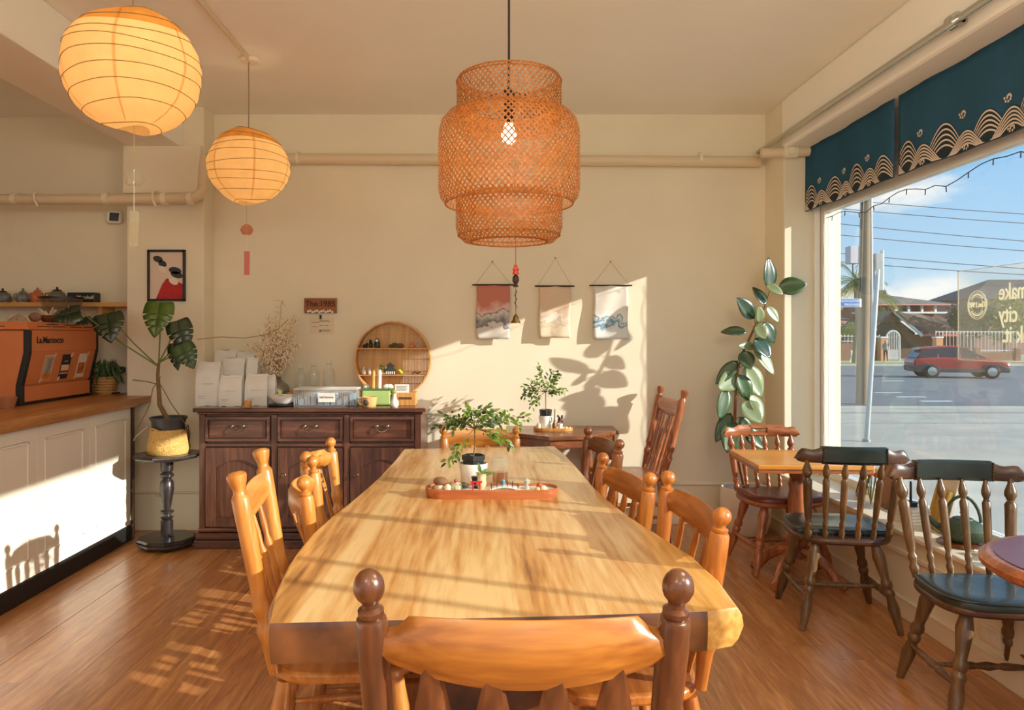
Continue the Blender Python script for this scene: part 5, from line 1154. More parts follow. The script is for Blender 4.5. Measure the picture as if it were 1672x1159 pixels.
# ================================================================ coffee machine and the kitchen corner
ORANGE = mat('burnt_orange_enamel', (210, 122, 70), .38, var=.03, scale=8)
t = thing('espresso_machine', 'burnt orange espresso machine on the counter', 'coffee machine', (-2.72, 4.41, .95))
L_ = .80
def prof(pts, y0, y1, nm, m, bev=.004):
    MB().prism(pts, -y1, -y0, Matrix.Rotation(R(90), 4, 'X')).build(nm, m, t, bevel=bev)
prof([(-.62, .02), (-.055, .02), (-.055, .115), (-.05, .12), (-.002, .316), (-.002, .455), (-.62, .455)], .03, L_ - .03, 'body', ORANGE)
MB().box(-.045 - .006, -.043, .04, L_ - .03, .02, .112).build('lower_panel', ORANGE, t, bevel=.003)
MB().add([(-.047, .04, .122), (-.001, .04, .316), (-.001, L_ - .03, .316), (-.047, L_ - .03, .122), (-.057, .04, .122), (-.011, .04, .316), (-.011, L_ - .03, .316), (-.057, L_ - .03, .122)], [(0, 1, 2, 3), (7, 6, 5, 4), (0, 4, 5, 1), (1, 5, 6, 2), (2, 6, 7, 3), (3, 7, 4, 0)]).build('middle_panel', ORANGE, t, bevel=.003)
box(-.008, .003, .035, L_ - .02, .322, .452).build('upper_panel', ORANGE, t, bevel=.003)
MB().add([(-.62, .0, .456), (.004, .0, .456), (.004, L_, .456), (-.62, L_, .456), (-.60, .01, .505), (-.018, .01, .505), (-.018, L_ - .02, .505), (-.60, L_ - .02, .505)], [(3, 2, 1, 0), (4, 5, 6, 7), (0, 1, 5, 4), (1, 2, 6, 5), (2, 3, 7, 6), (3, 0, 4, 7)]).build('lid', ORANGE, t, bevel=.005)
for (y0, y1, z) in ((.10, .24, .474), (.26, .40, .474), (.46, .60, .474), (.62, .74, .474), (.20, .32, .488), (.40, .52, .488)): box(-.004, .0 - .0005 - (z - .456) * .2, y0, y1, z, z + .005).build('vent_slot', BLACK, t)
for (x0, x1, z) in ((-.50, -.34, .474), (-.30, -.14, .474), (-.44, -.28, .488)): box(x0, x1, -.001 + (z - .456) * .2, .01, z, z + .005).build('vent_slot', BLACK, t)
prof([(-.60, .022), (-.075, .022), (-.07, .12), (-.02, .32), (-.02, .45), (-.60, .45)], .004, .03, 'side_panel', ORANGE)
prof([(-.60, .022), (-.075, .022), (-.07, .12), (-.02, .32), (-.02, .45), (-.60, .45)], L_ - .03, L_ - .004, 'side_panel', ORANGE)
for nm, y0, y1 in (('corner_trim', .0, .034), ('corner_trim', L_ - .03, L_)): prof([(-.075, .0), (-.04, .0), (-.04, .118), (.004, .316), (.004, .452), (-.028, .452), (-.028, .32), (-.075, .12)], y0, y1, nm, BLACK, .003)
box(-.61, -.05, .02, L_ - .02, .0, .02).build('base_tray', BLACK, t)
MB().box(-.12, -.055, .30, .36, -.0, .03).build('foot', STEEL, t)
MB().text('La.Marzocco', .056, .001, Matrix.Translation((.0045, .225, .392)) @ Matrix.Rotation(R(90), 4, 'Z') @ Matrix.Rotation(R(90), 4, 'X'), bold=.0012).build('lettering', BLACK, t)
# taped cards on the middle panel
sl = math.atan2(.046, .194)
def card(y, layers):
    M = Matrix.Translation((-.0235, y, .219)) @ Matrix.Rotation(sl, 4, 'Y') @ Matrix.Rotation(R(90), 4, 'Z') @ Matrix.Rotation(R(90), 4, 'X')
    o_ = MB().box(-.052, .052, -.082, .082, .0006, .0022, M).build('taped_card', layers[0], t)
    for (x0, x1, z0, z1, m) in layers[1:]: MB().box(x0, x1, z0, z1, .0022, .003, M).build('card_print', m, o_)
    for sx, sz in ((-1, -1), (1, 1)): MB().box(-.016, .016, -.011, .011, .003, .0034, M @ Matrix.Translation((sx * .05, sz * .078, 0)) @ Matrix.Rotation(R(45), 4, 'Z')).build('tape', mat('masking_tape', (216, 190, 160), .7), o_)
def cm(n_, c): return mat('card_' + n_, c, .6)
card(.235, [cm('white_edge', (226, 170, 130)), (-.044, .044, -.074, -.035, cm('amber', (206, 120, 44))), (-.044, .044, -.034, .074, cm('greige', (176, 160, 142))), (-.008, .034, -.018, .06, cm('cream', (236, 226, 208))), (-.014, .012, -.055, -.02, cm('pale', (240, 214, 176)))])
card(.43, [cm('black', (44, 36, 34)), (-.048, .048, -.042, -.026, cm('brick', (150, 56, 40))), (-.044, .044, -.026, .012, cm('buns', (226, 190, 140))), (-.02, .02, .034, .038, cm('line', (220, 214, 200))), (-.048, .048, -.048, -.042, cm('rose', (222, 180, 168)))])
card(.625, [cm('pale_top', (224, 204, 186)), (-.05, .05, -.08, -.055, cm('sand', (226, 200, 160))), (-.04, .04, -.056, .02, cm('crust', (196, 98, 44))), (-.026, .0, -.03, .008, cm('glaze', (232, 150, 80))), (.004, .03, -.05, -.02, cm('glaze2', (226, 132, 64)))])
# shells, bowl, tub on the machine
MT = .95 + .507
def kit(name, label, cat, loc, parts, rz=0, group=None):
    t = thing(name, label, cat, loc, rz, group)
    for nm, fn, m in parts: fn(MB()).build(nm, m, t, smooth=True)
    return t
SHELLM = mat('shell', (208, 184, 152), .6, var=.2, scale=40)
def scallop(m, r, h):
    vs = []; n_ = 24
    def fn(s, q): a = math.pi * (s * 1.2 - .1); rr_ = r * q * (1 + .05 * math.cos(s * 60)); return Vector((rr_ * math.cos(a), -.02 + .5 * rr_ * math.sin(a), h * (1 - q) ** .6 + .006 * math.cos(s * 60) * q))
    return m.grid(36, 6, fn)
px = lambda u, Y: P(u, 520, Y).x
kit('scallop_shell', 'striped scallop shell lying on the coffee machine', 'shell', (px(33, 4.55), 4.55, MT), [('shell', lambda m: scallop(m, .07, .05), SHELLM)])
kit('conch_shell', 'brown rounded shell on the coffee machine beside the scallop', 'shell', (px(57, 4.66), 4.66, MT), [('shell', lambda m: m.ball((0, 0, .03), (.038, .03, .03)).ball((.02, 0, .035), (.02, .018, .018)), mat('brown_shell', (146, 104, 84), .6, var=.25, scale=50))])
kit('shell_bowl', 'shallow brown bowl heaped with white coral on the coffee machine', 'bowl', (px(80, 4.80), 4.80, MT), [('bowl', lambda m: m.lathe((0, 0, 0), [(0, 0), (0, .03), (.03, .065), (.045, .08), (.043, .076), (.02, .05), (.015, 0)], 20), ROCK1), ('coral', lambda m: [m.tube([(0, 0, .03), (.05 * math.cos(k), .03 * math.sin(k * 1.7), .08 + .02 * math.sin(k * 3))], [.012, .005], 6) for k in range(9)] and m, SHELLM)])
kit('clear_tub', 'clear plastic tub with a dark rim standing on the coffee machine', 'tub', (px(101, 5.03), 5.03, MT), [('tub', lambda m: m.lathe((0, 0, 0), [(0, 0), (0, .095), (.02, .105), (.165, .128)], 28), see_through('smoky_tub', (.80, .76, .70), .22, (150, 126, 100))), ('rim', lambda m: m.lathe((0, 0, 0), [(.162, .126), (.162, .138), (.176, .138), (.176, .126)], 28), BLACK), ('handle', lambda m: m.tube([(-.13, 0, .165), (-.15, -.02, .175), (-.15, .02, .165)], .005, 6), BLACK)])
# things on the wall shelf
SZT = 1.607
def teapot(label, u, body, lid, w=.046, h=.08, spout=True, rz=0):
    t = kit('teapot', label, 'teapot', (px(u, 5.32), 5.33, SZT), [('body', lambda m: m.lathe((0, 0, 0), [(0, 0), (0, w * .7), (h * .15, w * .92), (h * .45, w), (h * .8, w * .8), (h * .95, w * .5), (h, 0)], 22), body), ('lid', lambda m: m.lathe((0, 0, h * .93), [(0, w * .55), (.01, w * .4), (.014, .006), (.022, .009), (.03, .006), (.032, 0)], 16), lid)], rz, 'pots on the wall shelf')
    if spout: MB().tube([(w * .85, 0, h * .35), (w * 1.25, 0, h * .6), (w * 1.4, 0, h * .9)], [.011, .009, .006], 8).build('spout', body, t, smooth=True)
    MB().tube([(-w * .8, 0, h * .8), (-w * 1.35, 0, h * .75), (-w * 1.4, 0, h * .4), (-w * .9, 0, h * .25)], .005, 8).build('handle', body, t, smooth=True)
    return t
PAT = mat('blue_speckle_glaze', (120, 120, 116), .35, var=.75, scale=75)
teapot('grey patterned teapot at the far left of the wall shelf', 3, mat('grey_blue_glaze', (110, 112, 112), .35, var=.5, scale=40), BLACK, .06, .08, False)
teapot('black and white speckled teapot with a white handle on the wall shelf', 36, PAT, PAT)
teapot('orange speckled teapot on the wall shelf', 60, mat('orange_speckle', (196, 108, 66), .4, var=.4, scale=70), mat('orange_lid', (190, 100, 60), .4), .048, .085, False)
teapot('grey-green lidded pot behind the clear tub on the wall shelf', 92, mat('olive_glaze', (110, 106, 86), .4), DARKMETAL, .062, .09, False)
t = thing('bluetooth_speaker', 'black box speaker with white script on the wall shelf', 'speaker', (px(138, 5.30), 5.31, SZT))
box(-.11, .09, -.04, .04, 0, .072).build('cabinet', BLACK, t, bevel=.006)
MB().text('Marshall', .036, .0006, Matrix.Translation((.022, -.0412, .036)) @ Matrix.Rotation(R(90), 4, 'X')).build('lettering', WHITE, t)
# pots on the counter
t = thing('basket_planter', 'small round wicker planter with trailing green plant on the counter', 'plant', (px(170, 5.29), 5.31, .95)); L0 = Vector(t.location)
MB().lathe((0, 0, 0), [(0, 0), (0, .062), (.05, .07), (.125, .082), (.13, .078), (.12, .072), (.1, 0)], 24).build('basket', wood('rattan', (150, 100, 52), (196, 146, 90), None, 'x', 4, .6, 0, .4), t, smooth=True)
for z in (.02, .04, .06, .08, .10): MB().tube([((.064 + .14 * z) * math.cos(a) * 1.02, (.064 + .14 * z) * math.sin(a) * 1.02, z) for a in [2 * math.pi * k / 24 for k in range(24)]], .005, 5, True).build('rattan_ring', SHELFW, t, smooth=True)
MB().lathe((0, 0, 0), [(.12, .07), (.135, .076), (.138, .07), (.12, 0)], 20).build('liner', mat('dark_liner', (60, 58, 54), .5), t, smooth=True)
rl = random.Random(4); m2 = MB()
for k in range(46):
    a = rl.uniform(0, 6.28); r_ = rl.uniform(.06, .15); b_ = Vector((.03 * math.cos(a), .03 * math.sin(a), .13)); mid_ = Vector((.6 * r_ * math.cos(a), .5 * r_ * math.sin(a), .17 + rl.random() * .10)); tp = Vector((r_ * math.cos(a), .8 * r_ * math.sin(a), .12 + rl.uniform(-.06, .12)))
    leaf_surface(m2, b_, mid_, .018, (rl.uniform(-.3, .3), -1, .4), .1, .2, 5); leaf_surface(m2, mid_ - (mid_ - b_) * .2, tp, .02, (rl.uniform(-.3, .3), -1, .5), .15, .2, 6)
m2.build('trailing_leaves', LEAFMATS['mid'], t, kind='stuff', smooth=True)
kit('paper_bowl', 'small terracotta bowl at the left edge on the counter', 'bowl', (px(10, 4.28), 4.28, .95), [('bowl', lambda m: m.lathe((0, 0, 0), [(0, 0), (0, .04), (.055, .056), (.065, .057), (.067, .053), (.05, .048), (.01, 0)], 22), mat('terracotta_bowl', (166, 104, 70), .6))])
t = thing('power_plug', 'black plug and cable in the kitchen wall socket', 'plug', (px(203, 5.40), 5.43, 1.12))
box(-.05, .05, .0, .02, -.03, .03).build('socket_plate', TRIM, t, bevel=.003); MB().box(-.06, .0, -.05, .0, -.022, .022).build('plug', BLACK, t, bevel=.01)
MB().tube([(-.05, -.04, 0), (-.10, -.07, -.05), (-.12, -.1, -.14), (-.05, -.14, -.163), (.03, -.16, -.155)], .005, 6).build('cable', BLACK, t, smooth=True)
t = thing('loose_cable', 'cream cable looping down the side of the plant stand', 'cable', (-2.30, 5.0, .5))
MB().tube([P(240, 697, 4.9) - Vector(t.location), P(222, 712, 4.95) - Vector(t.location), P(208, 735, 5.0) - Vector(t.location), P(206, 760, 5.02) - Vector(t.location), P(218, 768, 5.02) - Vector(t.location)], .004, 6).build('cable', TRIM, t, smooth=True)
# ================================================================ curtain
TEAL = thin('teal_cotton', (46, 92, 122), .10, .9, var=.06, scale=6, gloss=.02); TEALF = mat('teal_print_ground', (26, 46, 54), .9); PRINT = mat('pale_print', (222, 208, 194), .85)
def curtain_panel(label, y0, y1, seed):
    t = thing('noren_curtain', label, 'curtain', (2.2, (y0 + y1) / 2, 2.215), 0, 'blue split curtains at the window head'); r_ = random.Random(seed); w = y1 - y0; h = .435
    wav = lambda y: .010 * math.sin(y * 7 + seed) + .006 * math.sin(y * 17)
    def fn(s, q): y = -w / 2 + w * s; return Vector((wav(y) * (.6 + .4 * (1 - q)), y, h * q - (.012 * math.sin(s * math.pi * 3) ** 2 if q > .99 else 0)))
    MB().grid(40, 8, fn).build('cloth', TEAL, t, smooth=True, solid=.0016)
    x_at = lambda y, z: wav(y) * (.6 + .4 * (1 - z / h))
    def flat(mb, pts, lift):   # polygon strip list of (y,z) pairs -> faces on the room side
        mb.add([(x_at(y, z) - lift, y, z) for y, z in pts], [tuple(range(len(pts)))])
    dark = MB(); pr = MB(); k = 0
    hills = []; y = -w / 2 + .10
    while y < w / 2 - .06:
        hills.append((y, .150 + r_.uniform(-.01, .025), .15, 0)); hills.append((y + .15, .10 + r_.uniform(-.008, .012), .135, 1)); y += .30
    for c, A, sg, lay in sorted(hills, key=lambda q: q[3]):
        lift = .003 + .0012 * lay
        def bell(yy, sc): return A * sc * max(0, math.cos(min(1, abs(yy - c) / (sg * (.55 + .45 * sc))) * math.pi / 2)) ** 1.25
        ys = [c - sg + 2 * sg * q / 22 for q in range(23)]; ys = [q for q in ys if -w / 2 + .004 < q < w / 2 - .004]
        for a, b in zip(ys, ys[1:]): flat(dark, [(a, .004), (b, .004), (b, bell(b, 1) + .005), (a, bell(a, 1) + .005)], lift)
        for sc in (1, .85, .70, .55, .40):
            for a, b in zip(ys, ys[1:]):
                za, zb_ = bell(a, sc), bell(b, sc)
                if max(za, zb_) > .006: flat(pr, [(a, max(.004, za - .0085)), (b, max(.004, zb_ - .0085)), (b, max(.005, zb_)), (a, max(.005, za))], lift + .0007)
        if lay == 0:
            for (dy, dz) in ((-.085, .05),):
                cy_, cz_ = c + dy * 1.5, A * .75 + dz
                for q in range(9):
                    a = q * .8; rr_ = .008 + .0022 * q; yy, zz = cy_ + rr_ * math.cos(a), cz_ + rr_ * math.sin(a) * .8
                    if abs(yy) < w / 2 - .012: flat(pr, [(yy + .0065 * math.cos(j * 1.05), zz + .0065 * math.sin(j * 1.05)) for j in range(6)], .004)
        else:
            cy_, cz_ = c + .0, .022
            for q in range(8):
                a = q * .9; rr_ = .010 + .002 * q; yy, zz = cy_ + rr_ * math.cos(a), cz_ + rr_ * math.sin(a) * .6
                if abs(yy) < w / 2 - .012: flat(pr, [(yy + .006 * math.cos(j * 1.05), zz + .006 * math.sin(j * 1.05)) for j in range(6)], .0056)
    dark.build('wave_ground', TEALF, t, kind='stuff', fix=False); pr.build('wave_print', PRINT, t, kind='stuff', fix=False)
    return t
curtain_panel('blue wave-printed curtain panel at the far end of the window', 3.955, 5.04, 1)
curtain_panel('blue wave-printed curtain panel nearer the viewer, right of the slit', 2.83, 3.915, 2)
curtain_panel('blue wave-printed curtain panel, third from the far end, past the right edge', 1.70, 2.80, 3)
curtain_panel('blue wave-printed curtain panel, fourth from the far end', .57, 1.67, 4)
curtain_panel('blue wave-printed curtain panel, nearest and fifth from the far end', -.56, .54, 5)
# fairy lights along the window head
t = thing('fairy_lights', 'string of fairy lights hanging along the window head', 'fairy lights', (2.28, 4.9, 2.1))
L0 = Vector(t.location); rl = random.Random(2); pts = []
for k in range(34):
    y = 4.93 - k * .085; pts.append(Vector((2.285, y, 2.135 + .028 * math.sin(k * .75) + (.02 if k % 7 == 0 else 0))) - L0)
MB().tube(pts, .0024, 5).build('wire', DARKMETAL, t)
mb = MB()
for p in pts[1::2]: mb.tube([p, p + Vector((0, rl.uniform(-.008, .008), -.028))], .0028, 5)
mb.build('light_stubs', DARKMETAL, t, kind='stuff')
mb = MB().tube([Vector((2.28, 4.955, 2.12 - .085 * k)) - L0 + Vector((0, .006 * math.sin(k * 1.9), 0)) for k in range(20)], .002, 5)
mb.build('jamb_wire', WHITE, t)
# lettering on the glass, made to be read from the street
FILM = see_through('decal_film', (.97, .98, .97), .055, rough=.25); GOLD = thin('cream_vinyl', (250, 246, 226), .6)
t = thing('window_decal', 'cream mirrored lettering and round logo on clear film on the window', 'decal', (2.312, 3.4, 1.47))
A = Matrix.Translation((0, 0, 0)) @ Matrix.Rotation(R(90), 4, 'Z') @ Matrix.Rotation(R(90), 4, 'X')
TZ_ = lambda y, z: Matrix.Translation((.0, y - 3.4, z - 1.47)) @ A
box(-.0012, -.0002, -1.6, .20, -.216, .213).build('film', FILM, t)
mb = MB().box(-.0028, -.0014, .197, .203, -.216, .213).box(-.0028, -.0014, -1.6, .203, -.219, -.214); mb.box(-.0028, -.0014, -1.6, .203, .211, .214); mb.build('film_edge', mat('film_edge', (226, 228, 220), .5), t)
for s, y, z in (('make', 3.315, 1.562), ('city', 3.315, 1.462), ('e', 3.155, 1.462), ('it.', 3.295, 1.372), ('nk', 3.205, 1.372)): MB().text(s, .105, .0008, Matrix.Translation((-.003, 0, 0)) @ TZ_(y, z) @ Matrix.Scale(.78, 4, (1, 0, 0)), 'RIGHT', .0012).build('lettering', GOLD, t)
lg = MB()
for r1, w_ in ((.066, .0035), (.058, .0018), (.040, .0014)): lg.tube([(-.002, .062 + r1 * math.cos(a), .044 + r1 * math.sin(a)) for a in [2 * math.pi * k / 40 for k in range(40)]], w_ * .6, 5, True)
lg.build('logo_ring', GOLD, t)
MB().text('The.1985', .034, .0008, Matrix.Translation((-.003, .062, .044)) @ A, 'CENTER', .0008).build('logo_lettering', GOLD, t)
lg = MB()
for k in range(15):
    for sgn in (1, -1):
        a = R(90) * sgn + (k - 7) * .13; lg.box(-.0028, -.0016, .062 + .049 * math.cos(a) - .002, .062 + .049 * math.cos(a) + .002, .044 + .049 * math.sin(a) - .0035, .044 + .049 * math.sin(a) + .0035)
lg.build('logo_letters', GOLD, t, kind='stuff')

# ================================================================ window sill
SL = .4255
def sx(u, x): return x * F / (u - U0)
def sill(name, label, cat, u, x, parts, rz=0, dz=0):
    t = thing(name, label, cat, (x, sx(u, x), SL + dz), rz)
    for nm, fn, m in parts: fn(MB()).build(nm, m, t, smooth=True)
    return t
IRON = mat('green_cast_iron', (58, 74, 52), .5, var=.15, scale=30, bump=.25, bscale=150)
tp_ = sill('iron_teapot', 'dark green cast iron teapot on the window sill', 'teapot', 1572, 2.165, [('body', lambda m: m.lathe((0, 0, .014), [(0, 0), (0, .05), (.015, .07), (.04, .083), (.052, .083), (.075, .062), (.088, .035), (.09, 0)], 28), IRON), ('lid', lambda m: m.lathe((0, 0, .1), [(0, .038), (.006, .034), (.01, .008), (.018, .006), (.026, .011), (.032, 0)], 18), IRON), ('handle', lambda m: m.tube([(.0 , .06 * math.cos(a) - .0, .085 + .105 * math.sin(a)) for a in [R(5 + 170 * k / 12) for k in range(13)]], .006, 8), IRON), ('spout', lambda m: m.tube([(0, .07, .055), (0, .10, .075), (0, .115, .10)], [.016, .012, .008], 8), IRON), ('trivet', lambda m: m.lathe((0, 0, 0), [(0, 0), (0, .085), (.008, .09), (.012, .085), (.012, 0)], 24), BROWN)], R(60))
tp_.scale = (1.15, 1.15, 1.15)
sill('clay_cup', 'small brown clay cup on the sill beside the round table', 'cup', 1655, 2.16, [('cup', lambda m: m.lathe((0, 0, 0), [(0, 0), (0, .024), (.01, .03), (.05, .031), (.075, .022), (.078, .02), (.06, .024), (.01, 0)], 18), mat('clay', (120, 92, 68), .7))])
def leaning(label, u, x, w, h, face, edge, rz):
    t = thing('leaning_frame', label, 'frame', (x, sx(u, x), SL + .004), rz); M = Matrix.Rotation(R(14), 4, 'Y')
    fr = []
    for nm, q in (('frame_rail', (-w, w, h - .014, h)), ('frame_rail', (-w, w, 0, .014)), ('frame_stile', (-w, -w + .014, .014, h - .014)), ('frame_stile', (w - .014, w, .014, h - .014))): MB().box(-.008, .008, q[0], q[1], q[2], q[3], M).build(nm, edge, t, bevel=.001)
    MB().box(-.003, .002, -w + .014, w - .014, .014, h - .014, M).build('panel', face, t)
    return t
leaning('brown timber framed card leaning on the window sill behind the green chairs', 1403, 2.19, .10, .24, mat('frame_face_pale', (214, 186, 150), .6), OLD, R(-18))
leaning('taller brown framed card leaning on the sill, beside the flowers', 1440, 2.20, .085, .25, mat('frame_face_brown', (150, 104, 70), .6), BROWN, R(-8))
leaning('yellow and olive painted card leaning against the window', 1524, 2.20, .09, .20, mat('olive_card', (196, 152, 60), .6, var=.5, scale=9), mat('yellow_edge', (206, 168, 78), .6), R(-14))
leaning('white board leaning on the sill behind the nearest chair', 1530, 2.225, .11, .26, mat('white_board', (228, 220, 204), .6), WHITE, R(-10))
sill('flower_jar', 'jar of small red and yellow flowers on the window sill', 'flowers', 1422, 2.12, [('jar', lambda m: m.lathe((0, 0, 0), [(0, 0), (0, .028), (.08, .03), (.11, .02), (.115, .02)], 16), CLEAR), ('stems', lambda m: [m.tube([(0, 0, .02), (.03 * math.cos(k * 1.1), .03 * math.sin(k * 1.1), .17 + .02 * (k % 3))], .002, 5) for k in range(8)] and m, GSTEM), ('red_flowers', lambda m: [m.ball((.034 * math.cos(k * 1.1), .034 * math.sin(k * 1.1), .18 + .02 * (k % 3)), .014, 8, 5) for k in range(0, 8, 2)] and m, mat('flower_red', (196, 60, 44), .7)), ('yellow_flowers', lambda m: [m.ball((.034 * math.cos(k * 1.1), .034 * math.sin(k * 1.1), .17 + .02 * (k % 3)), .013, 8, 5) for k in range(1, 8, 2)] and m, mat('flower_yellow', (200, 180, 60), .7))])
sill('white_box', 'stack of white booklets on the window sill', 'booklets', 1487, 2.13, [('booklet', lambda m, k=k: m.box(-.05, .05, -.075, .075, .016 * k, .016 * k + .014), CERAMIC) for k in range(6)], R(8))
sill('candle_holder', 'slim black candle holder on the booklets', 'candle holder', 1487, 2.13, [('stand', lambda m: m.lathe((0, 0, 0), [(0, 0), (0, .03), (.02, .032), (.024, .006), (.12, .005), (.122, 0)], 14), BLACK)], 0, .097)
sill('tangled_cable', 'tangle of white cable on the sill beside the teapot', 'cable', 1612, 2.14, [('cable', lambda m: m.tube([(.03 * math.cos(k * 1.3) + .01 * math.sin(k * 2.2), .06 * math.sin(k * .9), .006 + .012 * abs(math.sin(k * 1.7))) for k in range(40)], .0032, 5), WHITE)])
t = thing('wall_outlet', 'double power outlet low on the window wall', 'outlet', (XW, 2.98, .16))
box(-.012, 0, -.06, .06, -.035, .035).build('plate', TRIM, t, bevel=.004)
for s in (-.028, .028): box(-.0135, -.012, s - .012, s + .012, -.01, .012).build('socket', WHITE, t)

# ================================================================ the street
g = -.65
CONC = mat('sandy_concrete', (178, 170, 154), .9, var=.12, scale=1.2); ASPH = mat('asphalt', (112, 114, 116), .9, var=.10, scale=.8); GRASS = mat('verge_grass', (150, 164, 72), .95, var=.25, scale=2); KERB = mat('kerb_stone', (186, 180, 166), .9, var=.1, scale=2); PAINT = mat('road_paint', (228, 228, 222), .7)
tag(box(2.45, 90, -40, 20.8, g - .3, g).build('pavement', CONC), kind='structure')
tag(box(-40, 2.45, 5.8, 20.8, g - .3, g - .001).build('side_pavement', CONC), kind='structure')
tag(box(-60, 110, 20.8, 52, g - .4, g - .10).build('road', ASPH), kind='structure')
tag(box(-60, 110, 20.8, 21.1, g - .3, g + .01).build('kerb', KERB), kind='structure')
tag(box(-60, 110, 52, 52.4, g - .3, g + .01).build('far_kerb', KERB), kind='structure')
tag(box(-60, 110, 52.4, 56, g - .3, g).build('grass_verge', GRASS), kind='structure')
tag(box(-60, 110, 56, 140, g - .3, g - .002).build('far_footpath', CONC), kind='structure')
tag(MB().box(-60, 110, 19.2, 19.5, g, g + .004).build('trim_7', mat('pavement_band', (150, 140, 128), .9)), kind='structure')
tag(MB().box(-60, 110, 17.0, 17.15, g, g + .004).build('trim_8', mat('pavement_band_b', (160, 150, 136), .9)), kind='structure')
for i, (u, v) in enumerate(((1450, 641), (1487, 648), (1528, 655), (1458, 622), (1600, 668))):
    Y = (H - g + .1) * F / (v - V0); p = P(u, v, Y)
    box(-.5, .5, -.09, .09, 0, .006).build('lane_dash', PAINT, None, (p.x, Y, g - .099), label=('white lane dash nearest the steel post', 'second white lane dash right of the steel post', 'third white lane dash right of the steel post', 'white lane dash farthest across the road', 'white lane dash nearest the pavement edge')[i], cat='road marking', group='lane dashes')
# pole
p = P(1408, 655, 22.8)
t = thing('power_pole', 'thick timber power pole across the pavement', 'pole', (p.x, 22.8, g - .1))
PT = mat('pole_timber', (150, 130, 106), .9, var=.2, scale=6, stretch=(1, 1, .1))
MB().turned((0, 0, 0), (.18, 0, 9.5), [(0, .19), (1, .15)], 16).build('pole', PT, t, smooth=True)
MB().tube([(.17, -.12, 0), (.24, -.12, 3), (.20, -.14, 6.6)], .035, 8).build('conduit', WHITE, t, smooth=True)
MB().tube([(-.06, -.17, 6.6), (-.14, -.17, 3.6), (-.20, -.17, 3.2)], .03, 8).build('black_cable', BLACK, t, smooth=True)
c = P(1395, 416, 22.7) - Vector(t.location)
MB().box(c.x - .16, c.x + .14, -.16, .16, c.z - .27, c.z + .27).build('meter_box', mat('grey_box', (196, 190, 194), .6), t, bevel=.02)
MB().tube([(c.x, 0, c.z - .27), (c.x, 0, c.z - .55), (c.x + .12, 0, c.z - .75), (c.x + .3, 0, c.z - .75)], .02, 8).build('box_cable', BLACK, t, smooth=True)
c = P(1438, 440, 22.7) - Vector(t.location)
MB().box(c.x - .16, c.x + .06, -.12, .1, c.z - .65, c.z + .5).build('side_box', mat('grey_cabinet', (170, 170, 166), .6), t, bevel=.02); box(c.x + .07, c.x + .11, -.1, .06, c.z - .62, c.z + .6).build('side_strip', WHITE, t)
p = P(1385, 494.5, 22.4)
t = thing('street_sign', 'blue arrow street sign with white lettering by the pole', 'sign', tuple(p))
hw_, hh_ = .40, .125
MB().prism([(-hw_, 0), (-hw_ + .12, hh_), (hw_, hh_), (hw_, -hh_), (-hw_ + .12, -hh_)], -.012, .012, Matrix.Rotation(R(90), 4, 'X')).build('blade', WHITE, t)
MB().prism([(-hw_ + .09, 0), (-hw_ + .15, hh_ - .012), (hw_ - .06, hh_ - .012), (hw_ - .06, -hh_ + .012), (-hw_ + .15, -hh_ + .012)], .0125, .016, Matrix.Rotation(R(90), 4, 'X')).build('blue_face', mat('sign_blue', (24, 112, 190), .5), t)
MB().text('SOUTH CLAYTON', .078, .001, Matrix.Translation((.04, -.0175, .052)) @ Matrix.Rotation(R(90), 4, 'X'), bold=.002).build('lettering', WHITE, t); MB().text('PRE-SCHOOL', .078, .001, Matrix.Translation((.11, -.0175, -.052)) @ Matrix.Rotation(R(90), 4, 'X'), bold=.002).build('lettering', WHITE, t)
MB().tube([(hw_ - .12, .0, 0), (hw_ - .05, .27, 0)], .02, 6).build('clamp', STEEL, t)
p = P(1415, 722, 14.1); q = P(1433, 440, 14.1)
t = thing('steel_post', 'leaning galvanised steel post on the pavement before the pole', 'post', (p.x, 14.1, g))
MB().tube([(0, 0, 0), (q.x - p.x, 0, q.z - g)], .045, 12).build('post', mat('galvanised', (196, 198, 196), .4, metal=.6), t, smooth=True)
MB().tube([(0, 0, 0), (0, 0, .05)], .075, 12).build('foot_collar', mat('galvanised_collar', (170, 172, 170), .5, metal=.6), t, smooth=True)
WIREM = mat('power_line', (86, 92, 100), .7)
for i, (v0, v1, nm) in enumerate(((318, 337, 'highest'), (333, 352, 'second'), (358, 381, 'third'), (376, 397, 'fourth'), (406, 426, 'fifth'), (420, 436, 'lowest'))):
    a, b = P(1345, v0 - (v1 - v0) * .1, 24), P(1672, v1, 24); d = b - a; a2 = a - d * .6; b2 = b + d * 1.6; pts = [a2.lerp(b2, k / 10) - Vector((0, 0, .25 * math.sin(math.pi * k / 10))) for k in range(11)]
    m0 = Vector((a.x, 24, a.z)); MB().tube([q - m0 for q in pts], .013, 5).build('power_line', WIREM, None, tuple(m0), label='%s of the six power lines across the sky' % nm, cat='power line', group='power lines over the road')
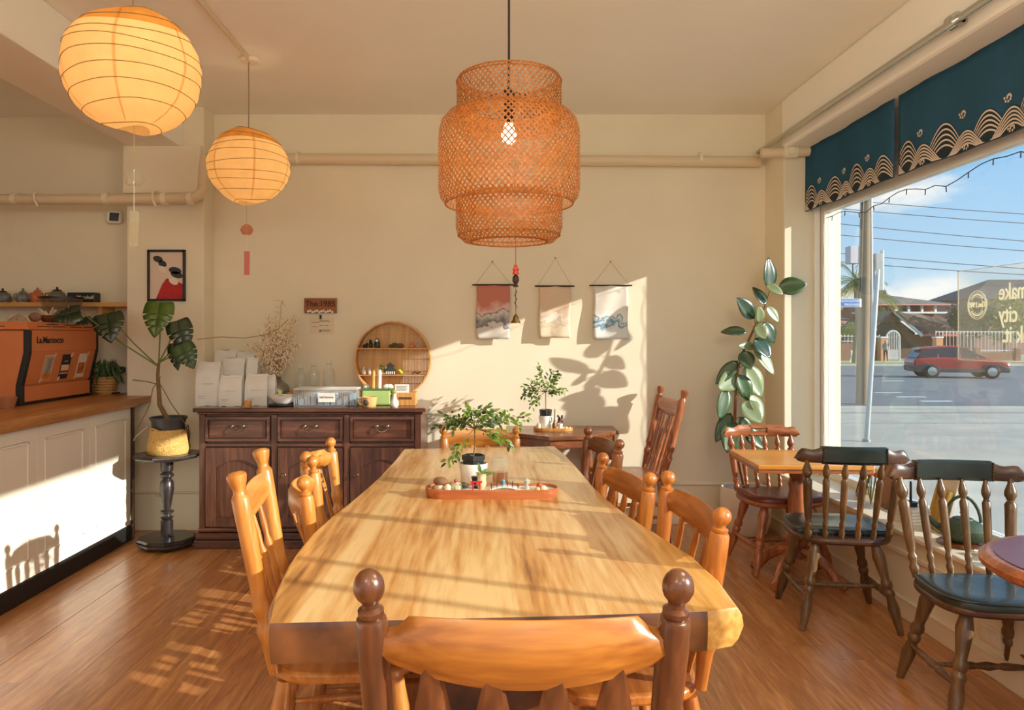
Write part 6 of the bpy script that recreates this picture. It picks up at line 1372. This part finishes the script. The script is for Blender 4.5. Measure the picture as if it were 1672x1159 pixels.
# car
p = P(1560, 612, 37.5)
t = thing('parked_car', 'red small SUV parked across the road', 'car', (p.x, 37.5, g - .1), R(-14))
CRED = mat('red_car_paint', (176, 40, 36), .25, coat=.5); CGLASS = mat('car_glass', (40, 48, 56), .1); CDARK = mat('dark_cladding', (66, 66, 68), .6); TYRE = mat('tyre', (30, 30, 32), .8)
RX = Matrix.Rotation(R(90), 4, 'X')
MB().prism([(-2.1, .55), (-2.15, .85), (-2.0, 1.0), (-1.2, 1.05), (.9, 1.02), (1.75, .90), (2.08, .75), (2.12, .5), (1.9, .38), (-1.9, .38)], -.87, .87, RX).build('body', CRED, t, bevel=.09)
MB().prism([(-2.12, .34), (-2.14, .60), (-1.75, .72), (-1.3, .72), (-.95, .5), (.85, .5), (1.0, .72), (1.65, .72), (2.13, .52), (2.1, .30), (-1.9, .28)], -.885, .885, RX).build('cladding', CDARK, t, bevel=.04)
def green(pts, w0, w1, nm, m):
    zs = [z for _, z in pts]; z0, z1 = min(zs), max(zs); vs = []
    for s in (-1, 1):
        for x, z in pts: vs.append((x, s * (w0 + (w1 - w0) * (z - z0) / (z1 - z0)), z))
    n_ = len(pts); MB().add(vs, [tuple(range(n_)), tuple(reversed(range(n_, 2 * n_)))] + [(i, (i + 1) % n_, n_ + (i + 1) % n_, n_ + i) for i in range(n_)]).build(nm, m, t, bevel=.03)
green([(-2.0, 1.0), (-1.72, 1.44), (-.4, 1.54), (.3, 1.48), (1.15, 1.0)], .82, .60, 'windows', CGLASS)
green([(-1.95, 1.40), (-1.7, 1.53), (-.4, 1.62), (.3, 1.56), (.5, 1.46), (-.4, 1.52), (-1.7, 1.43)], .64, .58, 'roof', CRED)
for x in (-1.05, -.05): green([(x - .04, 1.0), (x - .02, 1.48), (x + .04, 1.48), (x + .05, 1.0)], .835, .61, 'pillar', CRED)
for x in (-1.32, 1.32):
    for y in (-.80, .80):
        wv = MB().turned((x, y - .11, .34), (x, y + .11, .34), [(0, .2), (0, .31), (.12, .345), (.88, .345), (1, .31), (1, .2)], 24).build('wheel', TYRE, t, smooth=True)
        sg = -1 if y < 0 else 1
        MB().turned((x, y + sg * .09, .34), (x, y + sg * .125, .34), [(0, .22), (.7, .22), (1, .06)], 10).build('rim', STEEL, wv)
for y in (-.62, .62): box(1.98, 2.12, y - .2, y + .2, .66, .80).build('headlight', mat('lamp_lens', (226, 230, 232), .15), t, bevel=.03)
box(2.05, 2.15, -.3, .3, .45, .6).build('number_plate', WHITE, t); box(1.95, 2.14, -.42, .42, .60, .74).build('grille', BLACK, t)
for y in (-.93, .93): MB().ball((.62, y, 1.02), (.1, .08, .07), 10, 6).build('wing_mirror', CRED, t, smooth=True)
# person
def person():
    J = [(0, 0, .92), (0, 0, 1.12), (0, .01, 1.36), (0, .02, 1.47), (0, .05, 1.60), (0, .05, 1.68), (.17, .0, 1.37), (.22, .02, 1.12), (.20, .14, .92), (-.17, .0, 1.37), (-.22, -.02, 1.12), (-.22, .06, .90), (.09, 0, .88), (.10, .04, .48), (.10, -.02, .07), (.10, .12, .03), (-.09, 0, .88), (-.10, .06, .48), (-.11, .10, .07), (-.11, .24, .03)]
    E = [(0, 1), (1, 2), (2, 3), (3, 4), (4, 5), (2, 6), (6, 7), (7, 8), (2, 9), (9, 10), (10, 11), (0, 12), (12, 13), (13, 14), (14, 15), (0, 16), (16, 17), (17, 18), (18, 19)]
    Rr = [.15, .15, .15, .06, .10, .07, .07, .055, .04, .07, .055, .04, .10, .07, .05, .04, .10, .07, .05, .04]
    me = bpy.data.meshes.new('person'); me.from_pydata(J, E, []); ob = bpy.data.objects.new('person_tmp', me); COL.objects.link(ob)
    sk = ob.modifiers.new('skin', 'SKIN'); sl_ = me.skin_vertices[0].data
    for i, r in enumerate(Rr): sl_[i].radius = (r, r * .8); 
    sl_[0].use_root = True
    ss = ob.modifiers.new('sub', 'SUBSURF'); ss.levels = 2; ss.render_levels = 2
    dg = bpy.context.evaluated_depsgraph_get(); m2 = bpy.data.meshes.new_from_object(ob.evaluated_get(dg)); bpy.data.objects.remove(ob)
    for m in (mat('grey_jacket', (142, 146, 140), .8), mat('black_trousers', (38, 38, 42), .8), mat('skin', (196, 150, 120), .6), mat('white_shoes', (226, 224, 216), .6), mat('light_hair', (200, 190, 176), .8)): m2.materials.append(m)
    for q in m2.polygons:
        z = q.center.z; x = abs(q.center.x); q.use_smooth = True
        q.material_index = 3 if z < .08 else 2 if (x > .15 and z < .94) else 1 if z < .90 else 0 if z < 1.46 else (4 if (z > 1.60 or q.center.y < .04) and z > 1.52 else 2)
    o_ = bpy.data.objects.new('person', m2); COL.objects.link(o_); return o_
o_ = person(); p = P(1446, 592, 57); o_.location = (p.x, 57, g); o_.rotation_euler = (0, 0, R(160)); tag(o_, 'person in grey top and black trousers walking past the white gate', 'person')
p = P(1396, 595, 55)
t = thing('sandwich_board', 'white sandwich board on the far grass verge', 'sign board', (p.x, 55, g))
for s in (-1, 1): MB().box(-.3, .3, -.015, .015, 0, .95, Matrix.Translation((0, s * .2, 0)) @ Matrix.Rotation(R(12 * s), 4, 'X')).build('panel', WHITE, t)
# front fence, gate, pillars
BRICK = mat('brown_brick', (134, 96, 72), .9, var=.15, scale=3); FWHITE = mat('fence_white', (224, 222, 214), .6)
k60 = 60 / F
def fence(label, u0, u1, vt, wall_v):
    a, b = P(u0, 588, 60), P(u1, 588, 60); t = thing('front_fence', label, 'fence', (a.x, 60, g)); w = b.x - a.x; hw2 = P(u0, wall_v, 60).z - g; ht = P(u0, vt, 60).z - g
    if hw2 > .05: box(0, w, -.11, .11, 0, hw2).build('brick_wall', BRICK, t)
    n_ = max(4, int(w / .28))
    for i in range(n_ + 1): MB().turned((w * i / n_, 0, max(0, hw2)), (w * i / n_, 0, ht + .12), [(0, .02), (.8, .02), (.86, .05), (1, 0)], 6).build('picket', FWHITE, t)
    for z in (hw2 + .12, ht - .06): box(0, w, -.02, .02, z, z + .05).build('rail', FWHITE, t)
    n2 = max(2, int(w / 3))
    for i in range(n2 + 1): box(w * i / n2 - .22, w * i / n2 + .22, -.2, .2, 0, hw2 + .35).build('pier', BRICK, t, bevel=.03)
fence('brown brick fence with white ornamental railing left of the pole', 1300, 1436, 548, 560)
fence('white picket railing fence behind the parked car', 1528, 1660, 541, 575)
p = P(1458, 588, 60)
t = thing('arched_gate', 'white arched iron gate in the fence across the road', 'gate', (p.x, 60, g)); gw = 11 * k60; gh = P(0, 552, 60).z - g
MB().tube([(-gw, 0, 0), (-gw, 0, gh)] + [(gw * math.cos(a), 0, gh + gw * 1.1 * math.sin(a)) for a in [R(180 - 180 * k / 12) for k in range(1, 12)]] + [(gw, 0, gh), (gw, 0, 0)], .06, 8).build('arch_frame', FWHITE, t, smooth=True)
for i in range(7):
    x = -gw + 2 * gw * (i + 1) / 8; MB().tube([(x, 0, .1), (x, 0, gh + gw * math.sqrt(max(0, 1 - (x / gw) ** 2)))], .025, 6).build('bar', FWHITE, t)
box(-gw, gw, -.02, .02, .1, .9).build('lower_panel', mat('gate_panel', (170, 170, 166), .7), t)
for u, lab in ((1441, 'left'), (1531, 'right')):
    p = P(u, 588, 59.6); hp = P(u, 552, 59.6).z - g
    t = thing('gate_pillar', 'orange brick gate pillar, %s one of the pair across the road' % lab, 'pillar', (p.x, 59.6, g)); box(-.27, .27, -.27, .27, 0, hp).build('shaft', mat('orange_brick_' + lab, (206, 146, 100), .9), t); box(-.32, .32, -.32, .32, hp, hp + .12).build('cap', FWHITE, t, bevel=.03)
# houses
TILE = mat('brown_roof_tile', (112, 94, 82), .9, var=.18, scale=2); TILE2 = mat('grey_roof_tile', (128, 116, 104), .9, var=.15, scale=2); WALLR = mat('red_wall', (176, 96, 84), .9); DKWALL = mat('dark_brick', (104, 82, 66), .9, var=.1, scale=2)
def hip(t, x0, x1, y0, y1, z0, z1, inset, m, nm='roof', ov=.4):
    yc_ = (y0 + y1) / 2
    vs = [(x0 - ov, y0 - ov, z0), (x1 + ov, y0 - ov, z0), (x1 + ov, y1 + ov, z0), (x0 - ov, y1 + ov, z0), (x0 + inset, yc_, z1), (x1 - inset, yc_, z1)]
    MB().add(vs, [(0, 1, 5, 4), (1, 2, 5), (2, 3, 4, 5), (3, 0, 4), (3, 2, 1, 0)]).build(nm, m, t)
def win(t, x0, x1, z0, z1, y):
    f = MB(); b_ = .08
    for q in ((x0, x1, z0, z0 + b_), (x0, x1, z1 - b_, z1), (x0, x0 + b_, z0, z1), (x1 - b_, x1, z0, z1)): f.box(q[0], q[1], y - .08, y, q[2], q[3])
    w_ = f.build('window', FWHITE, t); box(x0 + b_, x1 - b_, y - .04, y, z0 + b_, z1 - b_).build('pane', CGLASS, w_)
Y = 66; kk = Y / F; zat = lambda v, Y=66: H - (v - V0) * Y / F - g
a = P(1452, 588, Y)
t = thing('brick_house', 'two-storey brown brick house with tiled roofs across the road', 'house', (a.x, Y, g)); X = lambda u: (u - 1452) * kk
# garage gable
MB().prism([(X(1420), 0), (X(1494), 0), (X(1494), zat(543)), (X(1455), zat(513)), (X(1420), zat(538))], -6, 0, RX).build('gable_wall', DKWALL, t)
MB().add([(X(1415), -.4, zat(543)), (X(1455), -.4, zat(510)), (X(1455), 6, zat(510)), (X(1415), 6, zat(543)), (X(1415), -.4, zat(540)), (X(1455), -.4, zat(507)), (X(1455), 6, zat(507)), (X(1415), 6, zat(540))], [(0, 1, 2, 3), (7, 6, 5, 4), (0, 4, 5, 1), (3, 2, 6, 7), (0, 3, 7, 4), (1, 5, 6, 2)]).build('gable_roof', TILE, t)
MB().add([(X(1494), -1, zat(547)), (X(1455), -1, zat(510)), (X(1455), 6, zat(507)), (X(1585), 6, zat(507)), (X(1585), -1, zat(547))], [(0, 1, 2, 3, 4)]).build('lower_roof', TILE, t, solid=.2)
MB().tube([(X(1494), -1.1, zat(548)), (X(1455), -.6, zat(510))], .14, 6).build('barge_board', FWHITE, t); box(X(1494), X(1585), -1.2, -1, zat(549), zat(545)).build('gutter', mat('red_gutter', (196, 110, 96), .7), t)
box(X(1494), X(1585), 1, 6, 0, zat(546)).build('lower_wall', DKWALL, t)
box(X(1440), X(1582), 5, 12, zat(520), zat(494)).build('upper_wall', WALLR, t)
box(X(1436), X(1584), 3.2, 5, zat(510), zat(507)).build('balcony', FWHITE, t)
for u in (1498, 1520, 1543, 1566): box(X(u) - .1, X(u) + .1, 3.4, 3.6, zat(508), zat(494)).build('balcony_post', FWHITE, t)
hip(t, X(1444), X(1590), 4, 13, zat(495), zat(473), 3.2, TILE2, ov=.8)
MB().box(X(1438), X(1592), 3.0, 3.2, zat(496), zat(494)).build('fascia', mat('pink_fascia', (206, 140, 126), .7), t)
box(X(1498), X(1517), 7, 9, zat(480), zat(466)).build('chimney', mat('chimney_grey', (120, 116, 110), .9), t)
for u in (1508, 1531): win(t, X(u) - .5, X(u) + .5, zat(508), zat(498), 5)
a = P(1360, 588, 70); Y = 70; kk2 = Y / F; X2 = lambda u: (u - 1360) * kk2
t = thing('brown_house', 'brown house with a low roof behind the fence left of the pole', 'house', (a.x, Y, g))
box(X2(1305), X2(1378), 0, 8, 0, zat(520, 70)).build('wall', mat('tan_brick', (140, 104, 84), .9, var=.1, scale=2), t); hip(t, X2(1302), X2(1380), 0, 8, zat(521, 70), zat(497, 70), 3.5, TILE2)
for u in (1345, 1366): win(t, X2(u) - .7, X2(u) + .7, zat(532, 70), zat(521, 70) - .1, 0)
p = P(1360, 532, 62)
t = thing('shade_sail', 'orange shade sail before the brown house', 'shade sail', tuple(p))
MB().add([(-.9, 0, -.35), (.0, .6, .5), (1.2, .2, .4), (.3, -.5, .0)], [(0, 1, 2, 3)]).build('sail', mat('orange_sail', (222, 110, 76), .8), t, solid=.02)
MB().tube([(0, .6, .5), (0, .6, p.z * -1 + g)], .05, 8).build('mast', STEEL, t)
p = P(1386, 538, 62.5)
t = thing('shade_sail', 'black shade sail beside the pole', 'shade sail', tuple(p))
MB().add([(-1.3, 0, -.5), (.2, .6, .75), (1.5, .2, .6), (1.2, -.5, -.3)], [(0, 1, 2, 3)]).build('sail', mat('black_sail', (52, 54, 58), .8), t, solid=.02)
MB().tube([(.2, .6, .75), (.2, .6, p.z * -1 + g)], .05, 8).build('mast', STEEL, t)
a = P(1660, 588, 80); t = thing('dark_roofed_house', 'house with a dark tiled roof at the right edge of the window view', 'house', (a.x, 80, g)); k80 = 80 / F
box(-4.5, 9, 0, 8, 0, zat(486, 80)).build('wall', mat('mauve_brick', (150, 116, 108), .9), t); hip(t, -4.8, 9.4, 0, 8, zat(488, 80), zat(452, 80), 4.5, mat('slate_roof', (84, 82, 84), .9, var=.1, scale=2)); win(t, -2, 0, 1.5, 3, 0)
# trees
def bush_tree(label, u, v, Y, r_, tr_h, col, seed):
    p = P(u, 588, Y); zc_ = P(u, v, Y).z; t = thing('street_tree', label, 'tree', (p.x, Y, g)); rl = random.Random(seed)
    MB().tube([(0, 0, 0), (.1, 0, zc_ - g)], [.16, .08], 8).build('trunk', PT, t, smooth=True)
    mb = MB()
    for k in range(700):
        d = Vector((rl.gauss(0, 1), rl.gauss(0, 1), rl.gauss(0, .8))); d = d.normalized() * r_ * (rl.random() ** .4); c = Vector((0, 0, zc_ - g)) + d; n_ = Vector((rl.gauss(0, 1), rl.gauss(0, 1), rl.gauss(0, 1))).normalized(); leaf_surface(mb, c, c + n_ * r_ * .22, r_ * .12, n_.orthogonal(), .1, .2, 3)
    mb.build('foliage', thin('foliage_%d' % seed, col, .3, .6, .25, 2, .03), t, kind='stuff')
bush_tree('dark green tree beside the two-storey house', 1583, 520, 63, 1.7, 3, (70, 92, 66), 21)
bush_tree('pale olive tree before the dark-roofed house', 1640, 520, 66, 2.3, 3, (150, 156, 104), 22)
bush_tree('small green shrub behind the brick fence left of the pole', 1392, 541, 61.5, .8, 1, (142, 160, 76), 23)
p = P(1424, 588, 52)
t = thing('palm_tree', 'feathery palm tree behind the power pole', 'palm tree', (p.x, 54.5, g)); zc_ = P(1424, 458, 54.5).z - g; rl = random.Random(9)
MB().tube([(0, 0, 0), (.25, 0, zc_ * .5), (.1, 0, zc_)], [.2, .16, .17], 10).build('trunk', PT, t, smooth=True)
PG = thin('palm_green', (112, 140, 72), .35, .5, .2, 2, .04); PYL = thin('palm_gold', (196, 170, 84), .35, .5, .15, 2, .04)
for k in range(34):
    a = rl.uniform(0, 6.28); el_ = rl.uniform(-.5, 1.25); L_ = rl.uniform(2.6, 3.6); d = Vector((math.cos(a) * math.cos(el_), math.sin(a) * math.cos(el_), math.sin(el_))); b0 = Vector((.1, 0, zc_))
    pts = [b0 + d * L_ * s + Vector((0, 0, -1.5 * s * s * (1.0 if el_ > -.2 else .6))) for s in [q / 10 for q in range(11)]]
    mb = MB().tube(pts, [.035 - .003 * q for q in range(11)], 5)
    for q in range(2, 11):
        for sgn in (-1, 1):
            for rep in (0, .5):
                s0 = pts[q - 1].lerp(pts[q], rep); tg = (pts[q] - pts[q - 1]).normalized(); sd_ = tg.cross(Vector((0, 0, 1))); sd_ = sd_.normalized() if sd_.length > .05 else Vector((1, 0, 0))
                e_ = s0 + (tg * .25 + sd_ * sgn * .33 + Vector((0, 0, -.35))) * (1.1 - .05 * q); leaf_surface(mb, s0, e_, .06, (0, 0, 1), 0, .1, 2)
    mb.build('frond', PYL if (el_ < -.1 and k % 2) else PG, t)
